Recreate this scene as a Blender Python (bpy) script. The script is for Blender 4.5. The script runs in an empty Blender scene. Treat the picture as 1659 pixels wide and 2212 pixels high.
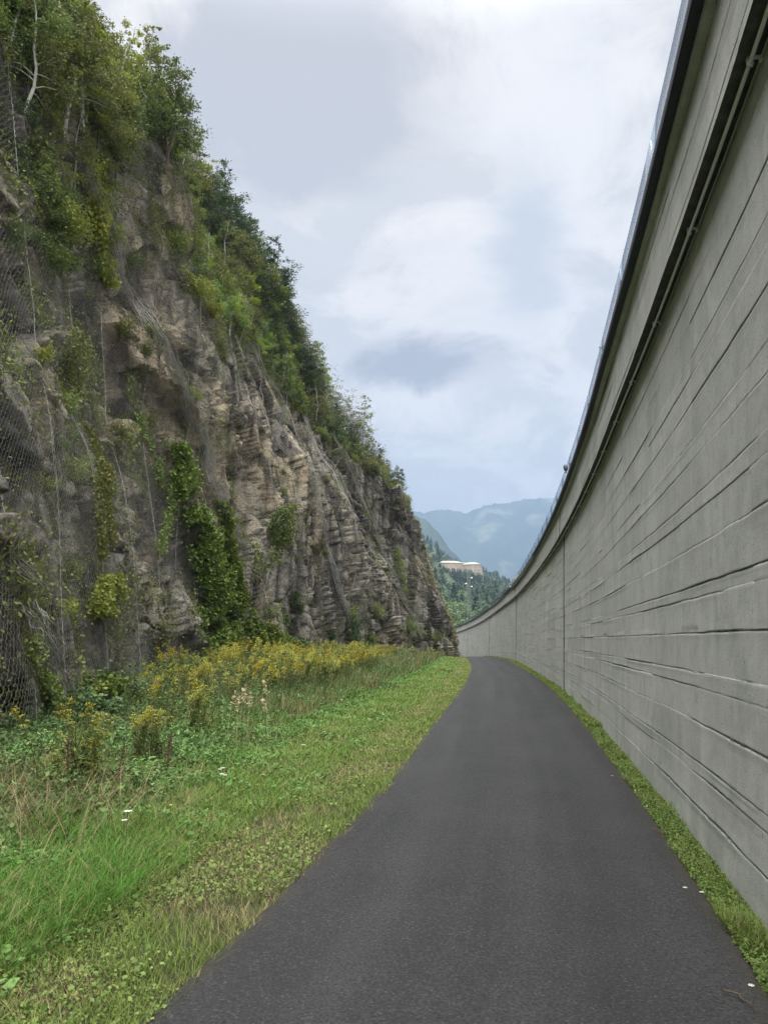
import bpy, math, random
import numpy as np
from mathutils import Vector, Matrix
from mathutils.bvhtree import BVHTree
C = bpy.context.scene
COL = C.collection
R = math.radians
rng = np.random.default_rng(7)
random.seed(7)

# ------------------------------------------------------------------ camera
DENOISE = True
PITCH = 9.74
cd = bpy.data.cameras.new("camera"); cam = bpy.data.objects.new("camera", cd); COL.objects.link(cam)
cam.location = (0, 0, 1.6); cam.rotation_euler = (R(90 + PITCH), 0, 0)
cd.sensor_fit = 'VERTICAL'; cd.sensor_height = 36.0; cd.lens = 36.0 * 1614.0 / 2212.0
cd.clip_start = 0.05; cd.clip_end = 30000
C.camera = cam
C.view_settings.view_transform = 'Standard'; C.view_settings.look = 'None'
C.view_settings.gamma = 1.0; C.view_settings.use_curve_mapping = False
C.view_settings.exposure = 0.32
C.render.engine = 'CYCLES'
C.cycles.max_bounces = 6; C.cycles.diffuse_bounces = 3; C.cycles.glossy_bounces = 2
C.cycles.transmission_bounces = 4; C.cycles.transparent_max_bounces = 8; C.cycles.volume_bounces = 1
C.cycles.use_denoising = DENOISE; C.cycles.denoiser = 'OPENIMAGEDENOISE'; C.cycles.denoising_input_passes = 'RGB_ALBEDO_NORMAL'; C.cycles.denoising_prefilter = 'NONE'; C.cycles.caustics_reflective = False; C.cycles.caustics_refractive = False

# ------------------------------------------------------------------ node helpers
class NT:
    def __init__(s, tree): s.t = tree; s.n = tree.nodes; s.l = tree.links
    def node(s, typ, **kw):
        n = s.n.new(typ)
        for k, v in kw.items():
            if k == 'inp':
                for a, b in v.items():
                    if hasattr(b, 'is_output'): s.l.new(b, n.inputs[a])
                    else: n.inputs[a].default_value = b
            else: setattr(n, k, v)
        return n
    def math(s, op, a, b=0.0, c=None, clamp=False):
        n = s.node('ShaderNodeMath', operation=op, use_clamp=clamp)
        for i, v in enumerate((a, b, c)):
            if v is None: continue
            if hasattr(v, 'is_output'): s.l.new(v, n.inputs[i])
            else: n.inputs[i].default_value = v
        return n.outputs[0]
    def noise(s, vec, scale, detail=3, rough=0.55, dist=0.0, out='Fac'):
        n = s.node('ShaderNodeTexNoise', inp={'Scale': scale, 'Detail': detail, 'Roughness': rough, 'Distortion': dist})
        if vec is not None: s.l.new(vec, n.inputs['Vector'])
        return n.outputs[out]
    def mapv(s, vec, scale=(1, 1, 1), loc=(0, 0, 0), rot=(0, 0, 0)):
        return s.node('ShaderNodeMapping', inp={'Vector': vec, 'Scale': scale, 'Location': loc, 'Rotation': rot}).outputs[0]
    def ramp(s, fac, stops, interp='LINEAR'):
        n = s.node('ShaderNodeValToRGB'); cr = n.color_ramp; cr.interpolation = interp
        while len(cr.elements) > 1: cr.elements.remove(cr.elements[-1])
        for i, (p, c) in enumerate(stops):
            e = cr.elements[0] if i == 0 else cr.elements.new(p)
            e.position = p
            if not hasattr(c, '__len__'): c = (c, c, c)
            e.color = (*c, 1)
        s.l.new(fac, n.inputs[0]); return n.outputs[0]
    def mix(s, fac, a, b, blend='MIX'):
        n = s.node('ShaderNodeMix', data_type='RGBA', blend_type=blend)
        for i, v in ((0, fac), (6, a), (7, b)):
            if hasattr(v, 'is_output'): s.l.new(v, n.inputs[i])
            elif i == 0: n.inputs[i].default_value = v
            else: n.inputs[i].default_value = (*v, 1)
        return n.outputs[2]

def new_mat(name):
    m = bpy.data.materials.new(name); m.use_nodes = True
    nt = NT(m.node_tree); nt.n.clear()
    out = nt.node('ShaderNodeOutputMaterial')
    b = nt.node('ShaderNodeBsdfPrincipled'); nt.l.new(b.outputs[0], out.inputs[0])
    return m, nt, b, out
def setc(nt, b, key, v):
    if hasattr(v, 'is_output'): nt.l.new(v, b.inputs[key])
    elif hasattr(v, '__len__') and len(v) == 3: b.inputs[key].default_value = (*v, 1)
    else: b.inputs[key].default_value = v
def bump(nt, b, h, strength=0.5, dist=0.02):
    n = nt.node('ShaderNodeBump', inp={'Strength': strength, 'Distance': dist, 'Height': h})
    nt.l.new(n.outputs[0], b.inputs['Normal'])

# ------------------------------------------------------------------ world (overcast sky with a thin blue, lit by the Nishita sky)
HAZE_D = 2.8e-4
SUN_EL, SUN_AZ = R(60), R(195)      # azimuth from +Y clockwise: behind the camera
w = bpy.data.worlds.new("World"); C.world = w; w.use_nodes = True
nt = NT(w.node_tree); nt.n.clear()
wo = nt.node('ShaderNodeOutputWorld'); bg = nt.node('ShaderNodeBackground'); nt.l.new(bg.outputs[0], wo.inputs[0])
sky = nt.node('ShaderNodeTexSky', sky_type='NISHITA', sun_disc=False, sun_elevation=SUN_EL, sun_rotation=SUN_AZ)
tc = nt.node('ShaderNodeTexCoord').outputs['Generated']
sx = nt.node('ShaderNodeSeparateXYZ', inp={0: tc})
X, Y, Z = sx.outputs
yy = nt.math('MAXIMUM', Y, 0.12)
A = nt.math('DIVIDE', X, yy); E_ = nt.math('DIVIDE', Z, yy)
# project on a cloud deck for the noise domain
zz = nt.math('ADD', nt.math('ABSOLUTE', Z), 0.42)
P = nt.node('ShaderNodeCombineXYZ', inp={0: nt.math('DIVIDE', X, zz), 1: nt.math('DIVIDE', Y, zz), 2: 0.0}).outputs[0]
n1 = nt.noise(P, 2.6, 10, 0.60, 0.7); n2 = nt.noise(nt.mapv(P, (1, 1, 1), (5, 3, 0)), 5.0, 9, 0.60, 0.5)
n3 = nt.noise(nt.mapv(P, (1, 1, 1), (1, 8, 0)), 1.1, 3, 0.5, 0.3)
def blob(a0, e0, ra, re, warp=0.5, soft=0.5, rot=0.0):
    da = nt.math('SUBTRACT', A, a0); de = nt.math('SUBTRACT', E_, e0)
    c_, s_ = math.cos(rot), math.sin(rot)
    x1 = nt.math('ADD', nt.math('MULTIPLY', da, c_ / ra), nt.math('MULTIPLY', de, s_ / ra))
    y1 = nt.math('ADD', nt.math('MULTIPLY', da, -s_ / re), nt.math('MULTIPLY', de, c_ / re))
    d = nt.math('SQRT', nt.math('ADD', nt.math('POWER', nt.math('ABSOLUTE', x1), 2.0), nt.math('POWER', nt.math('ABSOLUTE', y1), 2.0)))
    d = nt.math('ADD', d, nt.math('MULTIPLY', nt.math('SUBTRACT', n1, 0.5), -warp * 4.5))
    d = nt.math('ADD', d, nt.math('MULTIPLY', nt.math('SUBTRACT', n2, 0.5), -warp * 3.0))
    n = nt.node('ShaderNodeMapRange', interpolation_type='SMOOTHSTEP', inp={0: d, 1: 1.0 + soft * .5, 2: 1.0 - soft, 3: 0.0, 4: 1.0})
    return n.outputs[0]
front = nt.math('GREATER_THAN', Y, 0.12)
haze_c = (1.22, 1.10, 0.95)
base = nt.mix(nt.ramp(n3, [(0.36, 0), (0.62, 1)]), (0.80, 0.79, 0.77), (0.99, 0.945, 0.89))
bright = nt.mix(nt.ramp(n2, [(0.44, 0), (0.58, 1)]), base, (1.22, 1.14, 1.05))
col = bright
col = nt.mix(nt.math('MULTIPLY', blob(0.14, 0.44, 0.24, 0.20, 1.1, 0.7), 0.65), col, (1.22, 1.14, 1.06))
col = nt.mix(nt.math('MULTIPLY', blob(0.28, 0.82, 0.17, 0.40, 0.9, 0.8), 0.8), col, (1.16, 1.12, 1.08))
col = nt.mix(nt.math('MULTIPLY', blob(-0.13, 0.86, 0.22, 0.27, 0.8, 0.65, 0.15), 0.95), col, (0.68, 0.66, 0.66))
col = nt.mix(nt.math('MULTIPLY', blob(0.06, 0.385, 0.17, 0.036, 0.9, 0.75, 0.0), 1.0), col, (0.52, 0.50, 0.52))
col = nt.mix(nt.math('MULTIPLY', blob(0.21, 0.58, 0.06, 0.13, 0.8, 0.8), 0.85), col, (0.74, 0.77, 0.80))
col = nt.mix(nt.math('MULTIPLY', blob(0.07, 0.21, 0.035, 0.010, 0.5, 0.9), 0.6), col, (1.0, 1.0, 1.0))
col = nt.mix(nt.math('MULTIPLY', blob(0.18, 0.225, 0.035, 0.016, 0.5, 0.9), 0.6), col, (1.0, 1.0, 1.0))
# thin clear air near the horizon
hz = nt.node('ShaderNodeMapRange', interpolation_type='SMOOTHSTEP', inp={0: Z, 1: 0.30, 2: 0.06, 3: 0.0, 4: 0.55}).outputs[0]
col = nt.mix(hz, col, haze_c)
# extra gain on the unseen sky overhead, added to light the scene
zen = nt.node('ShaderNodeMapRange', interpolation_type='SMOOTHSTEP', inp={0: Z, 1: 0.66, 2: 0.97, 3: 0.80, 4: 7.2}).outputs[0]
back = nt.node('ShaderNodeMapRange', interpolation_type='SMOOTHSTEP', inp={0: Y, 1: 0.45, 2: -0.5, 3: 1.0, 4: 2.7}).outputs[0]  # unseen sky behind the camera raised too, to brighten surfaces facing it
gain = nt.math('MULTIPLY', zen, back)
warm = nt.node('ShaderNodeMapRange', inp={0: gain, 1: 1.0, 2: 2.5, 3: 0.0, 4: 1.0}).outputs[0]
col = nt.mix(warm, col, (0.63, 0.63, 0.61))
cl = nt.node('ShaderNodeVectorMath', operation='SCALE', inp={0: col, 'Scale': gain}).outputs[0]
sk = nt.node('ShaderNodeVectorMath', operation='SCALE', inp={0: sky.outputs[0], 'Scale': 0.08}).outputs[0]
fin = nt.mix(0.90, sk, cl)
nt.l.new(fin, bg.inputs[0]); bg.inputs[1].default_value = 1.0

sd = bpy.data.lights.new("sun", 'SUN'); sd.energy = 1.3; sd.angle = R(25); sd.color = (1.0, 0.96, 0.90)
sun = bpy.data.objects.new("sun", sd); COL.objects.link(sun)
dsun = Vector((math.sin(SUN_AZ) * math.cos(SUN_EL), math.cos(SUN_AZ) * math.cos(SUN_EL), math.sin(SUN_EL)))
sun.rotation_euler = dsun.to_track_quat('Z', 'Y').to_euler()

# ------------------------------------------------------------------ numpy noise
def hsh(ix, iy, iz=0, seed=0):
    h = (ix.astype(np.int64) * 374761393 + iy.astype(np.int64) * 668265263 + np.asarray(iz, dtype=np.int64) * 2147483647 + seed * 974634777) & 0xffffffff
    h = ((h ^ (h >> 13)) * 1274126177) & 0xffffffff
    h = ((h ^ (h >> 16)) * 2246822519) & 0xffffffff
    h = h ^ (h >> 15)
    return (h & 0xffffff).astype(np.float64) / 0x1000000
def vn2(x, y, seed=0):
    ix = np.floor(x); iy = np.floor(y); fx = x - ix; fy = y - iy
    fx = fx * fx * fx * (fx * (fx * 6 - 15) + 10); fy = fy * fy * fy * (fy * (fy * 6 - 15) + 10)
    a = hsh(ix, iy, 0, seed); b = hsh(ix + 1, iy, 0, seed); c = hsh(ix, iy + 1, 0, seed); d = hsh(ix + 1, iy + 1, 0, seed)
    return (a + (b - a) * fx) * (1 - fy) + (c + (d - c) * fx) * fy
def fbm(x, y, o=4, seed=0, g=0.5):
    r = 0; a = 1; t = 0
    for i in range(o):
        r = r + a * (vn2(x, y, seed + i * 17) * 2 - 1); t += a; a *= g; x = x * 2.03 + 11.3; y = y * 2.03 - 7.1
    return r / t
def voro(x, y, seed=0, jit=0.9):
    ix = np.floor(x); iy = np.floor(y)
    f1 = np.full(x.shape, 9.0); f2 = np.full(x.shape, 9.0)
    cid = np.zeros(x.shape); dx1 = np.zeros(x.shape); dy1 = np.zeros(x.shape); tx = np.zeros(x.shape); ty = np.zeros(x.shape)
    for i in (-1, 0, 1):
        for j in (-1, 0, 1):
            cx = ix + i; cy = iy + j
            px = cx + .5 + (hsh(cx, cy, 1, seed) - .5) * jit; py = cy + .5 + (hsh(cx, cy, 2, seed) - .5) * jit
            dx = x - px; dy = y - py; d = np.maximum(np.abs(dx), np.abs(dy)) * .5 + np.sqrt(dx * dx + dy * dy) * .5
            m = d < f1
            f2 = np.where(m, f1, np.minimum(f2, d)); f1 = np.where(m, d, f1)
            cid = np.where(m, hsh(cx, cy, 3, seed), cid)
            tx = np.where(m, hsh(cx, cy, 4, seed) - .5, tx); ty = np.where(m, hsh(cx, cy, 5, seed) - .5, ty)
            dx1 = np.where(m, dx, dx1); dy1 = np.where(m, dy, dy1)
    return cid, f1, f2 - f1, dx1 * tx * 2 + dy1 * ty * 2
def sstep(a, b, x):
    t = np.clip((x - a) / (b - a), 0, 1); return t * t * (3 - 2 * t)

# ------------------------------------------------------------------ mesh helpers
def mesh(name, V, F, attrs=None, mats=None, smooth=False, midx=None):
    """V (N,3); F array (M,k) or list of such arrays"""
    V = np.asarray(V, dtype=np.float32); Fs = F if isinstance(F, list) else [F]
    Fs = [np.asarray(f, dtype=np.int32) for f in Fs if len(f)]
    me = bpy.data.meshes.new(name)
    me.vertices.add(len(V)); me.vertices.foreach_set('co', V.ravel())
    nl = sum(f.size for f in Fs); npoly = sum(len(f) for f in Fs)
    me.loops.add(nl); me.polygons.add(npoly)
    me.loops.foreach_set('vertex_index', np.concatenate([f.ravel() for f in Fs]))
    ls = []; k = 0
    for f in Fs:
        ls.append(k + np.arange(len(f)) * f.shape[1]); k += f.size
    me.polygons.foreach_set('loop_start', np.concatenate(ls).astype(np.int32))
    if smooth: me.polygons.foreach_set('use_smooth', np.ones(npoly, dtype=bool))
    if midx is not None: me.polygons.foreach_set('material_index', np.asarray(midx, dtype=np.int32))
    me.update(calc_edges=True)
    for k, a in (attrs or {}).items():
        a = np.asarray(a, dtype=np.float32)
        if a.ndim == 1:
            at = me.attributes.new(k, 'FLOAT', 'POINT'); at.data.foreach_set('value', a)
        else:
            at = me.attributes.new(k, 'FLOAT_COLOR', 'POINT')
            at.data.foreach_set('color', np.concatenate([a, np.ones((len(a), 1), np.float32)], 1).ravel())
    for m in (mats or []): me.materials.append(m)
    return me
def link(name, me, parent=None, loc=None):
    o = bpy.data.objects.new(name, me); COL.objects.link(o)
    if parent is not None: o.parent = parent
    if loc is not None: o.location = loc
    return o
def tag(o, label=None, cat=None, group=None, kind=None):
    if label: o['label'] = label
    if cat: o['category'] = cat
    if group: o['group'] = group
    if kind: o['kind'] = kind
    return o
def empty(name, loc=(0, 0, 0)):
    o = bpy.data.objects.new(name, None); COL.objects.link(o); o.location = loc; o.empty_display_size = .2; return o
def copy_tree(o, parent=None):
    c = o.copy(); COL.objects.link(c)
    if parent is not None: c.parent = parent
    for ch in list(o.children):
        copy_tree(ch, c)
    return c
def gridf(nr, nc):
    i = np.arange(nr - 1)[:, None] * nc + np.arange(nc - 1)[None, :]
    i = i.ravel(); return np.stack([i, i + 1, i + nc + 1, i + nc], 1)
class MB:
    def __init__(s): s.V = []; s.F = []; s.n = 0; s.A = []
    def add(s, V, F, a=0.0):
        V = np.asarray(V, float); F = np.asarray(F, int)
        if len(F) == 0: return
        s.V.append(V); s.F.append((F + s.n)); s.n += len(V); s.A.append(np.full(len(V), a) if not hasattr(a, '__len__') else np.asarray(a, float))
    def tube(s, pts, rad, n=5, a=0.0, cap=True):
        pts = np.asarray(pts, float); rad = np.broadcast_to(np.asarray(rad, float), (len(pts),))
        T = np.gradient(pts, axis=0); T /= np.linalg.norm(T, axis=1)[:, None] + 1e-9
        ref = np.array([0, 0, 1.0]) if abs(T[0, 2]) < .9 else np.array([1.0, 0, 0])
        U = np.cross(T, ref); U /= np.linalg.norm(U, axis=1)[:, None] + 1e-9; W = np.cross(T, U)
        an = np.arange(n) * 2 * math.pi / n
        V = pts[:, None, :] + rad[:, None, None] * (U[:, None, :] * np.cos(an)[None, :, None] + W[:, None, :] * np.sin(an)[None, :, None])
        F = []
        m = len(pts)
        i, j = np.meshgrid(np.arange(m - 1), np.arange(n), indexing='ij'); i = i.ravel(); j = j.ravel(); j2 = (j + 1) % n
        F = np.stack([i * n + j, i * n + j2, (i + 1) * n + j2, (i + 1) * n + j], 1)
        s.add(V.reshape(-1, 3), F, a)
    def box(s, lo, hi, a=0.0, M=None):
        x0, y0, z0 = lo; x1, y1, z1 = hi
        V = np.array([(x0, y0, z0), (x1, y0, z0), (x1, y1, z0), (x0, y1, z0), (x0, y0, z1), (x1, y0, z1), (x1, y1, z1), (x0, y1, z1)], float)
        if M is not None: V = np.array([tuple(M @ Vector(v)) for v in V])
        s.add(V, [(0, 3, 2, 1), (4, 5, 6, 7), (0, 1, 5, 4), (1, 2, 6, 5), (2, 3, 7, 6), (3, 0, 4, 7)], a)
    def build(s, name, mat, parent=None, smooth=False, loc=None):
        me = mesh(name, np.concatenate(s.V), s.group(), {'rnd': np.concatenate(s.A)}, [mat], smooth)
        return link(name, me, parent, loc)
    def group(s):
        d = {}
        for f in s.F: d.setdefault(f.shape[1], []).append(f)
        return [np.concatenate(v) for v in d.values()]
def leaves(cen, size, rg, up=0.0, aspect=0.55, droop=0.0):
    """rhombic folded leaves with random direction; returns V,F"""
    n = len(cen); size = np.broadcast_to(size, (n,))
    nrm = rg.normal(size=(n, 3)); nrm[:, 2] = np.abs(nrm[:, 2]) + up; nrm /= np.linalg.norm(nrm, axis=1)[:, None]
    d = rg.normal(size=(n, 3)); d[:, 2] -= droop; d -= nrm * (d * nrm).sum(1)[:, None]; d /= np.linalg.norm(d, axis=1)[:, None] + 1e-9
    b = np.cross(nrm, d); s2 = size[:, None]
    V = np.stack([cen - d * s2 * .5, cen + b * s2 * aspect * .5 - nrm * s2 * .10 - d * s2 * .05, cen + d * s2 * .5 - nrm * s2 * .05, cen - b * s2 * aspect * .5 - nrm * s2 * .10 - d * s2 * .05], 1).reshape(-1, 3)
    F = np.arange(n * 4).reshape(n, 4)
    return V, F
def blades(base, hgt, wid, rg, lean=0.35, bend=0.5, wind=(0, 0)):
    """curved grass blades: 2 quads + tip triangle"""
    n = len(base); hgt = np.broadcast_to(hgt, (n,)); wid = np.broadcast_to(wid, (n,))
    az = rg.uniform(0, 2 * math.pi, n); D = np.stack([np.cos(az), np.sin(az), np.zeros(n)], 1)
    S = np.stack([-np.sin(az), np.cos(az), np.zeros(n)], 1)
    l = (np.abs(rg.normal(0, lean, n)) * hgt)[:, None]; bd = (rg.uniform(.2, 1, n) * bend * hgt)[:, None]
    W = np.array([wind[0], wind[1], 0.0])[None, :] * hgt[:, None]
    out = []
    for t, wf in ((0, 1), (.4, .9), (.75, .6), (1, 0)):
        p = base + (D * (l * t + bd * t * t) + W * t * t)
        p = p + np.array([0, 0, 1.0]) * (hgt[:, None] * (t - .25 * t * t * bend))
        if wf: out += [p - S * wid[:, None] * wf * .5, p + S * wid[:, None] * wf * .5]
        else: out += [p]
    V = np.stack(out, 1).reshape(-1, 3); i = np.arange(n)[:, None] * 7
    Q = np.concatenate([i + np.array([0, 1, 3, 2]), i + np.array([2, 3, 5, 4])]); T = i + np.array([4, 5, 6])
    return V, [Q, T]

# ------------------------------------------------------------------ plan curves
def catmull(xs, ys, x):
    xs = np.asarray(xs, float); ys = np.asarray(ys, float)
    m = np.gradient(ys, xs); x = np.asarray(x, float)
    i = np.clip(np.searchsorted(xs, x) - 1, 0, len(xs) - 2); h = xs[i + 1] - xs[i]; t = (x - xs[i]) / h
    t2 = t * t; t3 = t2 * t
    return (2 * t3 - 3 * t2 + 1) * ys[i] + (t3 - 2 * t2 + t) * h * m[i] + (-2 * t3 + 3 * t2) * ys[i + 1] + (t3 - t2) * h * m[i + 1]
WY = [-20, -6, 0, 3.5, 6.8, 10.8, 14, 18.4, 24.4, 36.5, 44, 58, 76.5, 97, 112, 128, 140, 155, 170, 185]
WX = [-4.5, -.6, 1.08, 1.93, 2.62, 3.38, 3.98, 4.75, 5.72, 7.45, 8.42, 10.1, 11.8, 13.3, 14.0, 14.1, 13.6, 12.0, 9.4, 6.0]
def wall_x(y): return catmull(WY, WX, y)
def dz(y): return -.00026 * np.clip(np.asarray(y, float) - 55, 0, 100) ** 2
def path_w(y): return np.interp(y, [-20, 3.5, 8.4, 14.5, 23, 44, 60, 200], [2.95, 2.95, 2.95, 3.2, 3.34, 3.45, 3.7, 3.7])
def path_l(y): return wall_x(y) - path_w(y)
def path_r(y): return wall_x(y) - np.interp(y, [0, 30, 60], [.22, .36, .55])
def gz(x, y):
    x = np.asarray(x, float); y = np.asarray(y, float)
    yc = np.clip(y, -20, 180)
    d = path_l(yc) - x
    z = .42 * sstep(.6, 7, d) * (.30 + .70 * sstep(9, 24, yc)) + .5 * sstep(5, 14, d) - .03 * sstep(-.3, .1, d) + dz(yc)
    z = z + fbm(x * .7, y * .7, 3, 5) * .06 * sstep(.2, 1.5, d)
    return z
# arc-length table of the wall
_y = np.linspace(-12, 180, 4000); _x = wall_x(_y); _s = np.concatenate([[0], np.cumsum(np.hypot(np.diff(_x), np.diff(_y)))])
def wall_at(s):
    y = np.interp(s, _s, _y); x = wall_x(y); sl = (wall_x(y + .05) - wall_x(y - .05)) / .1
    n = np.stack([-1 / np.sqrt(1 + sl * sl), sl / np.sqrt(1 + sl * sl)], -1)   # toward the path
    return x, y, n
def s_of_y(y): return float(np.interp(y, _y, _s))
UO = -.06
JOINTS = [s_of_y(v) for v in (24.4, 59, 96, 129)] + [s_of_y(-8)]

# ================================================================== MATERIALS
def m_concrete(name, tint=(1, 1, 1), dark=1.0):
    m, nt, b, out = new_mat(name)
    uv = nt.node('ShaderNodeAttribute', attribute_name='suv').outputs['Vector']
    ob = nt.node('ShaderNodeTexCoord').outputs['Object']
    big = nt.noise(ob, .55, 4, .6, .4); mid = nt.noise(ob, 5, 5, .62); fine = nt.noise(ob, 70, 4, .7)
    streak = nt.noise(nt.mapv(uv, (3.0, .22, 1)), 1.0, 5, .6)
    c = nt.ramp(big, [(.3, (.53 * dark, .535 * dark, .505 * dark)), (.7, (.61 * dark, .615 * dark, .58 * dark))])
    c = nt.mix(nt.ramp(streak, [(.42, .0), (.72, .45)]), c, (.40 * dark, .405 * dark, .38 * dark))
    c = nt.mix(nt.ramp(nt.noise(nt.mapv(ob, (1, 1, .6), (7, 2, 5)), .9, 6, .72, .8), [(.44, 0), (.62, .55)]), c, (.36 * dark, .37 * dark, .345 * dark))
    c = nt.mix(nt.ramp(mid, [(.30, .40), (.50, 0)]), c, (.300 * dark, .31 * dark, .28 * dark))
    c = nt.mix(nt.ramp(nt.noise(nt.mapv(uv, (2.2, .3, 1), (9, 4, 0)), 1.0, 5, .65), [(.52, 0), (.72, .5)]), c, (.56 * dark, .56 * dark, .52 * dark))
    c = nt.mix(nt.math('MULTIPLY', nt.ramp(fine, [(.35, 1), (.5, 0)]), .25), c, (.12, .125, .11))
    bt = nt.node('ShaderNodeAttribute', attribute_name='tone').outputs['Fac']
    c = nt.mix(nt.math('MULTIPLY', bt, .30), c, (.30 * dark, .305 * dark, .285 * dark))
    gr = nt.node('ShaderNodeAttribute', attribute_name='groove').outputs['Fac']
    rg_ = nt.math('ADD', gr, nt.math('MULTIPLY', nt.math('SUBTRACT', nt.noise(ob, 45, 4, .7), .5), 1.6))
    gm = nt.ramp(nt.math('MULTIPLY', rg_, gr), [(.25, 0), (.8, .68)])
    c = nt.mix(gm, c, (.07, .07, .062))
    pores = nt.ramp(nt.noise(nt.mapv(ob, (1, 1, 1), (3, 1, 2)), 38, 2, .5), [(.685, 0), (.72, .7)])
    c = nt.mix(pores, c, (.10, .10, .09))
    setc(nt, b, 'Base Color', c); b.inputs['Roughness'].default_value = .9; b.inputs['Specular IOR Level'].default_value = .25
    h = nt.math('ADD', nt.math('MULTIPLY', fine, .35), nt.math('ADD', mid, nt.math('MULTIPLY', pores, -.8)))
    h = nt.math('ADD', h, nt.math('MULTIPLY', nt.math('MULTIPLY', nt.noise(ob, 55, 4, .8), gr), 2.5))
    bump(nt, b, h, .55, .012)
    return m
MC = m_concrete('concrete')
MC2 = m_concrete('concrete_upper', dark=.95)

def simple(name, col, rough=.6, metal=0, nscale=30, var=.25, bumps=.2, spec=.5):
    m, nt, b, out = new_mat(name)
    ob = nt.node('ShaderNodeTexCoord').outputs['Object']
    n = nt.noise(ob, nscale, 4, .6)
    c = nt.mix(nt.ramp(n, [(.3, 0), (.7, 1)]), tuple(v * (1 - var) for v in col), tuple(min(1, v * (1 + var)) for v in col))
    setc(nt, b, 'Base Color', c); b.inputs['Roughness'].default_value = rough; b.inputs['Metallic'].default_value = metal
    b.inputs['Specular IOR Level'].default_value = spec
    if bumps: bump(nt, b, n, bumps, .01)
    return m
M_DARKMETAL = simple('dark_coping_metal', (.022, .025, .036), .55, .0, 12, .3)
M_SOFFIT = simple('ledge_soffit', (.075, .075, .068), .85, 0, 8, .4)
M_STEEL = simple('galvanised_steel', (.86, .88, .90), .3, .1, 60, .05)
M_WIRE = simple('net_wire', (.19, .18, .17), .6, .1, 5, .25, 0)
M_CABLE = simple('net_cable', (.33, .315, .285), .6, .1, 5, .25, 0)
M_SEAM = simple('joint_filler', (.045, .043, .04), .9, 0, 20, .4)
M_GREYBOX = simple('grey_plastic', (.42, .43, .44), .5, 0, 40, .1)
M_LAMP = simple('lamp_grey', (.12, .12, .14), .5, 0, 40, .2)
mg, nt, b, out = new_mat('glass_panel')
tr = nt.node('ShaderNodeBsdfTransparent', inp={0: (.80, .87, .93, 1)}); gl = nt.node('ShaderNodeBsdfGlossy', inp={0: (.9, .9, .95, 1), 'Roughness': .05})
fr = nt.node('ShaderNodeFresnel', inp={0: 1.45}); mx = nt.node('ShaderNodeMixShader', inp={0: nt.math('MULTIPLY', fr.outputs[0], .7), 1: tr.outputs[0], 2: gl.outputs[0]})
nt.l.new(mx.outputs[0], out.inputs[0]); M_GLASS = mg

# asphalt
M_ASPH, nt, b, out = new_mat('asphalt')
ob = nt.node('ShaderNodeTexCoord').outputs['Object']
po = nt.node('ShaderNodeAttribute', attribute_name='suv').outputs['Vector']
big = nt.noise(ob, .8, 4, .6, .3); sp = nt.noise(ob, 170, 2, .6); sp2 = nt.noise(ob, 60, 4, .75)
vor = nt.node('ShaderNodeTexVoronoi', inp={'Vector': ob, 'Scale': 110.0}); vd = vor.outputs['Distance']; vc = vor.outputs['Color']
c = nt.ramp(big, [(.3, (.032, .032, .034)), (.7, (.047, .047, .048))])
tr_ = nt.ramp(nt.noise(nt.mapv(po, (2.2, .06, 1)), 1.0, 3, .5), [(.42, 0), (.60, .30)])
c = nt.mix(tr_, c, (.082, .080, .079))
sv = nt.node('ShaderNodeSeparateColor', inp={0: vc}).outputs[0]
c = nt.mix(nt.math('MULTIPLY', nt.ramp(sv, [(.85, 0), (.97, 1)]), .35), c, (.17, .168, .16))
c = nt.mix(nt.math('MULTIPLY', nt.ramp(sp2, [(.40, 1), (.54, 0)]), .8), c, (.018, .018, .020))
ed = nt.node('ShaderNodeAttribute', attribute_name='edge').outputs['Fac']
c = nt.mix(nt.math('MULTIPLY', ed, nt.ramp(nt.noise(ob, 9, 5, .7), [(.35, .2), (.6, .95)])), c, (.055, .045, .030))
setc(nt, b, 'Base Color', c); b.inputs['Roughness'].default_value = .88; b.inputs['Specular IOR Level'].default_value = .3
bump(nt, b, nt.math('ADD', nt.math('MULTIPLY', vd, 1.2), nt.math('ADD', sp, nt.math('MULTIPLY', sp2, 1.5))), .9, .006)

# soil / ground
M_GROUND, nt, b, out = new_mat('ground_soil')
ob = nt.node('ShaderNodeTexCoord').outputs['Object']
c = nt.ramp(nt.noise(ob, 1.3, 6, .65, .5), [(.3, (.030, .045, .014)), (.5, (.050, .058, .022)), (.7, (.085, .068, .038))])
c = nt.mix(nt.ramp(nt.noise(ob, 25, 4, .7), [(.35, .6), (.6, 0)]), c, (.022, .022, .012))
setc(nt, b, 'Base Color', c); b.inputs['Roughness'].default_value = .95
bump(nt, b, nt.noise(ob, 30, 5, .7), .8, .03)

# rock
M_ROCK, nt, b, out = new_mat('cliff_rock')
ob = nt.node('ShaderNodeTexCoord').outputs['Object']
blk = nt.node('ShaderNodeAttribute', attribute_name='blk').outputs['Fac']
tan_ = nt.node('ShaderNodeAttribute', attribute_name='tan').outputs['Fac']
veg = nt.node('ShaderNodeAttribute', attribute_name='veg').outputs['Fac']
gn = nt.noise(ob, .35, 5, .6, .5); mn = nt.noise(ob, 2.5, 6, .68, .6); fn = nt.noise(ob, 14, 6, .75, .3)
c = nt.ramp(nt.math('ADD', nt.math('MULTIPLY', blk, .55), nt.math('MULTIPLY', mn, .5)), [(.24, (.050, .046, .041)), (.45, (.148, .135, .114)), (.70, (.345, .312, .258))])
c = nt.mix(nt.math('MULTIPLY', tan_, nt.ramp(nt.math('ADD', nt.math('MULTIPLY', mn, .6), nt.math('MULTIPLY', blk, .4)), [(.3, .0), (.6, 1)])), c, (.36, .295, .205))
st = nt.noise(nt.mapv(ob, (.9, .9, .10)), 1.3, 5, .6, .3)
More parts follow.
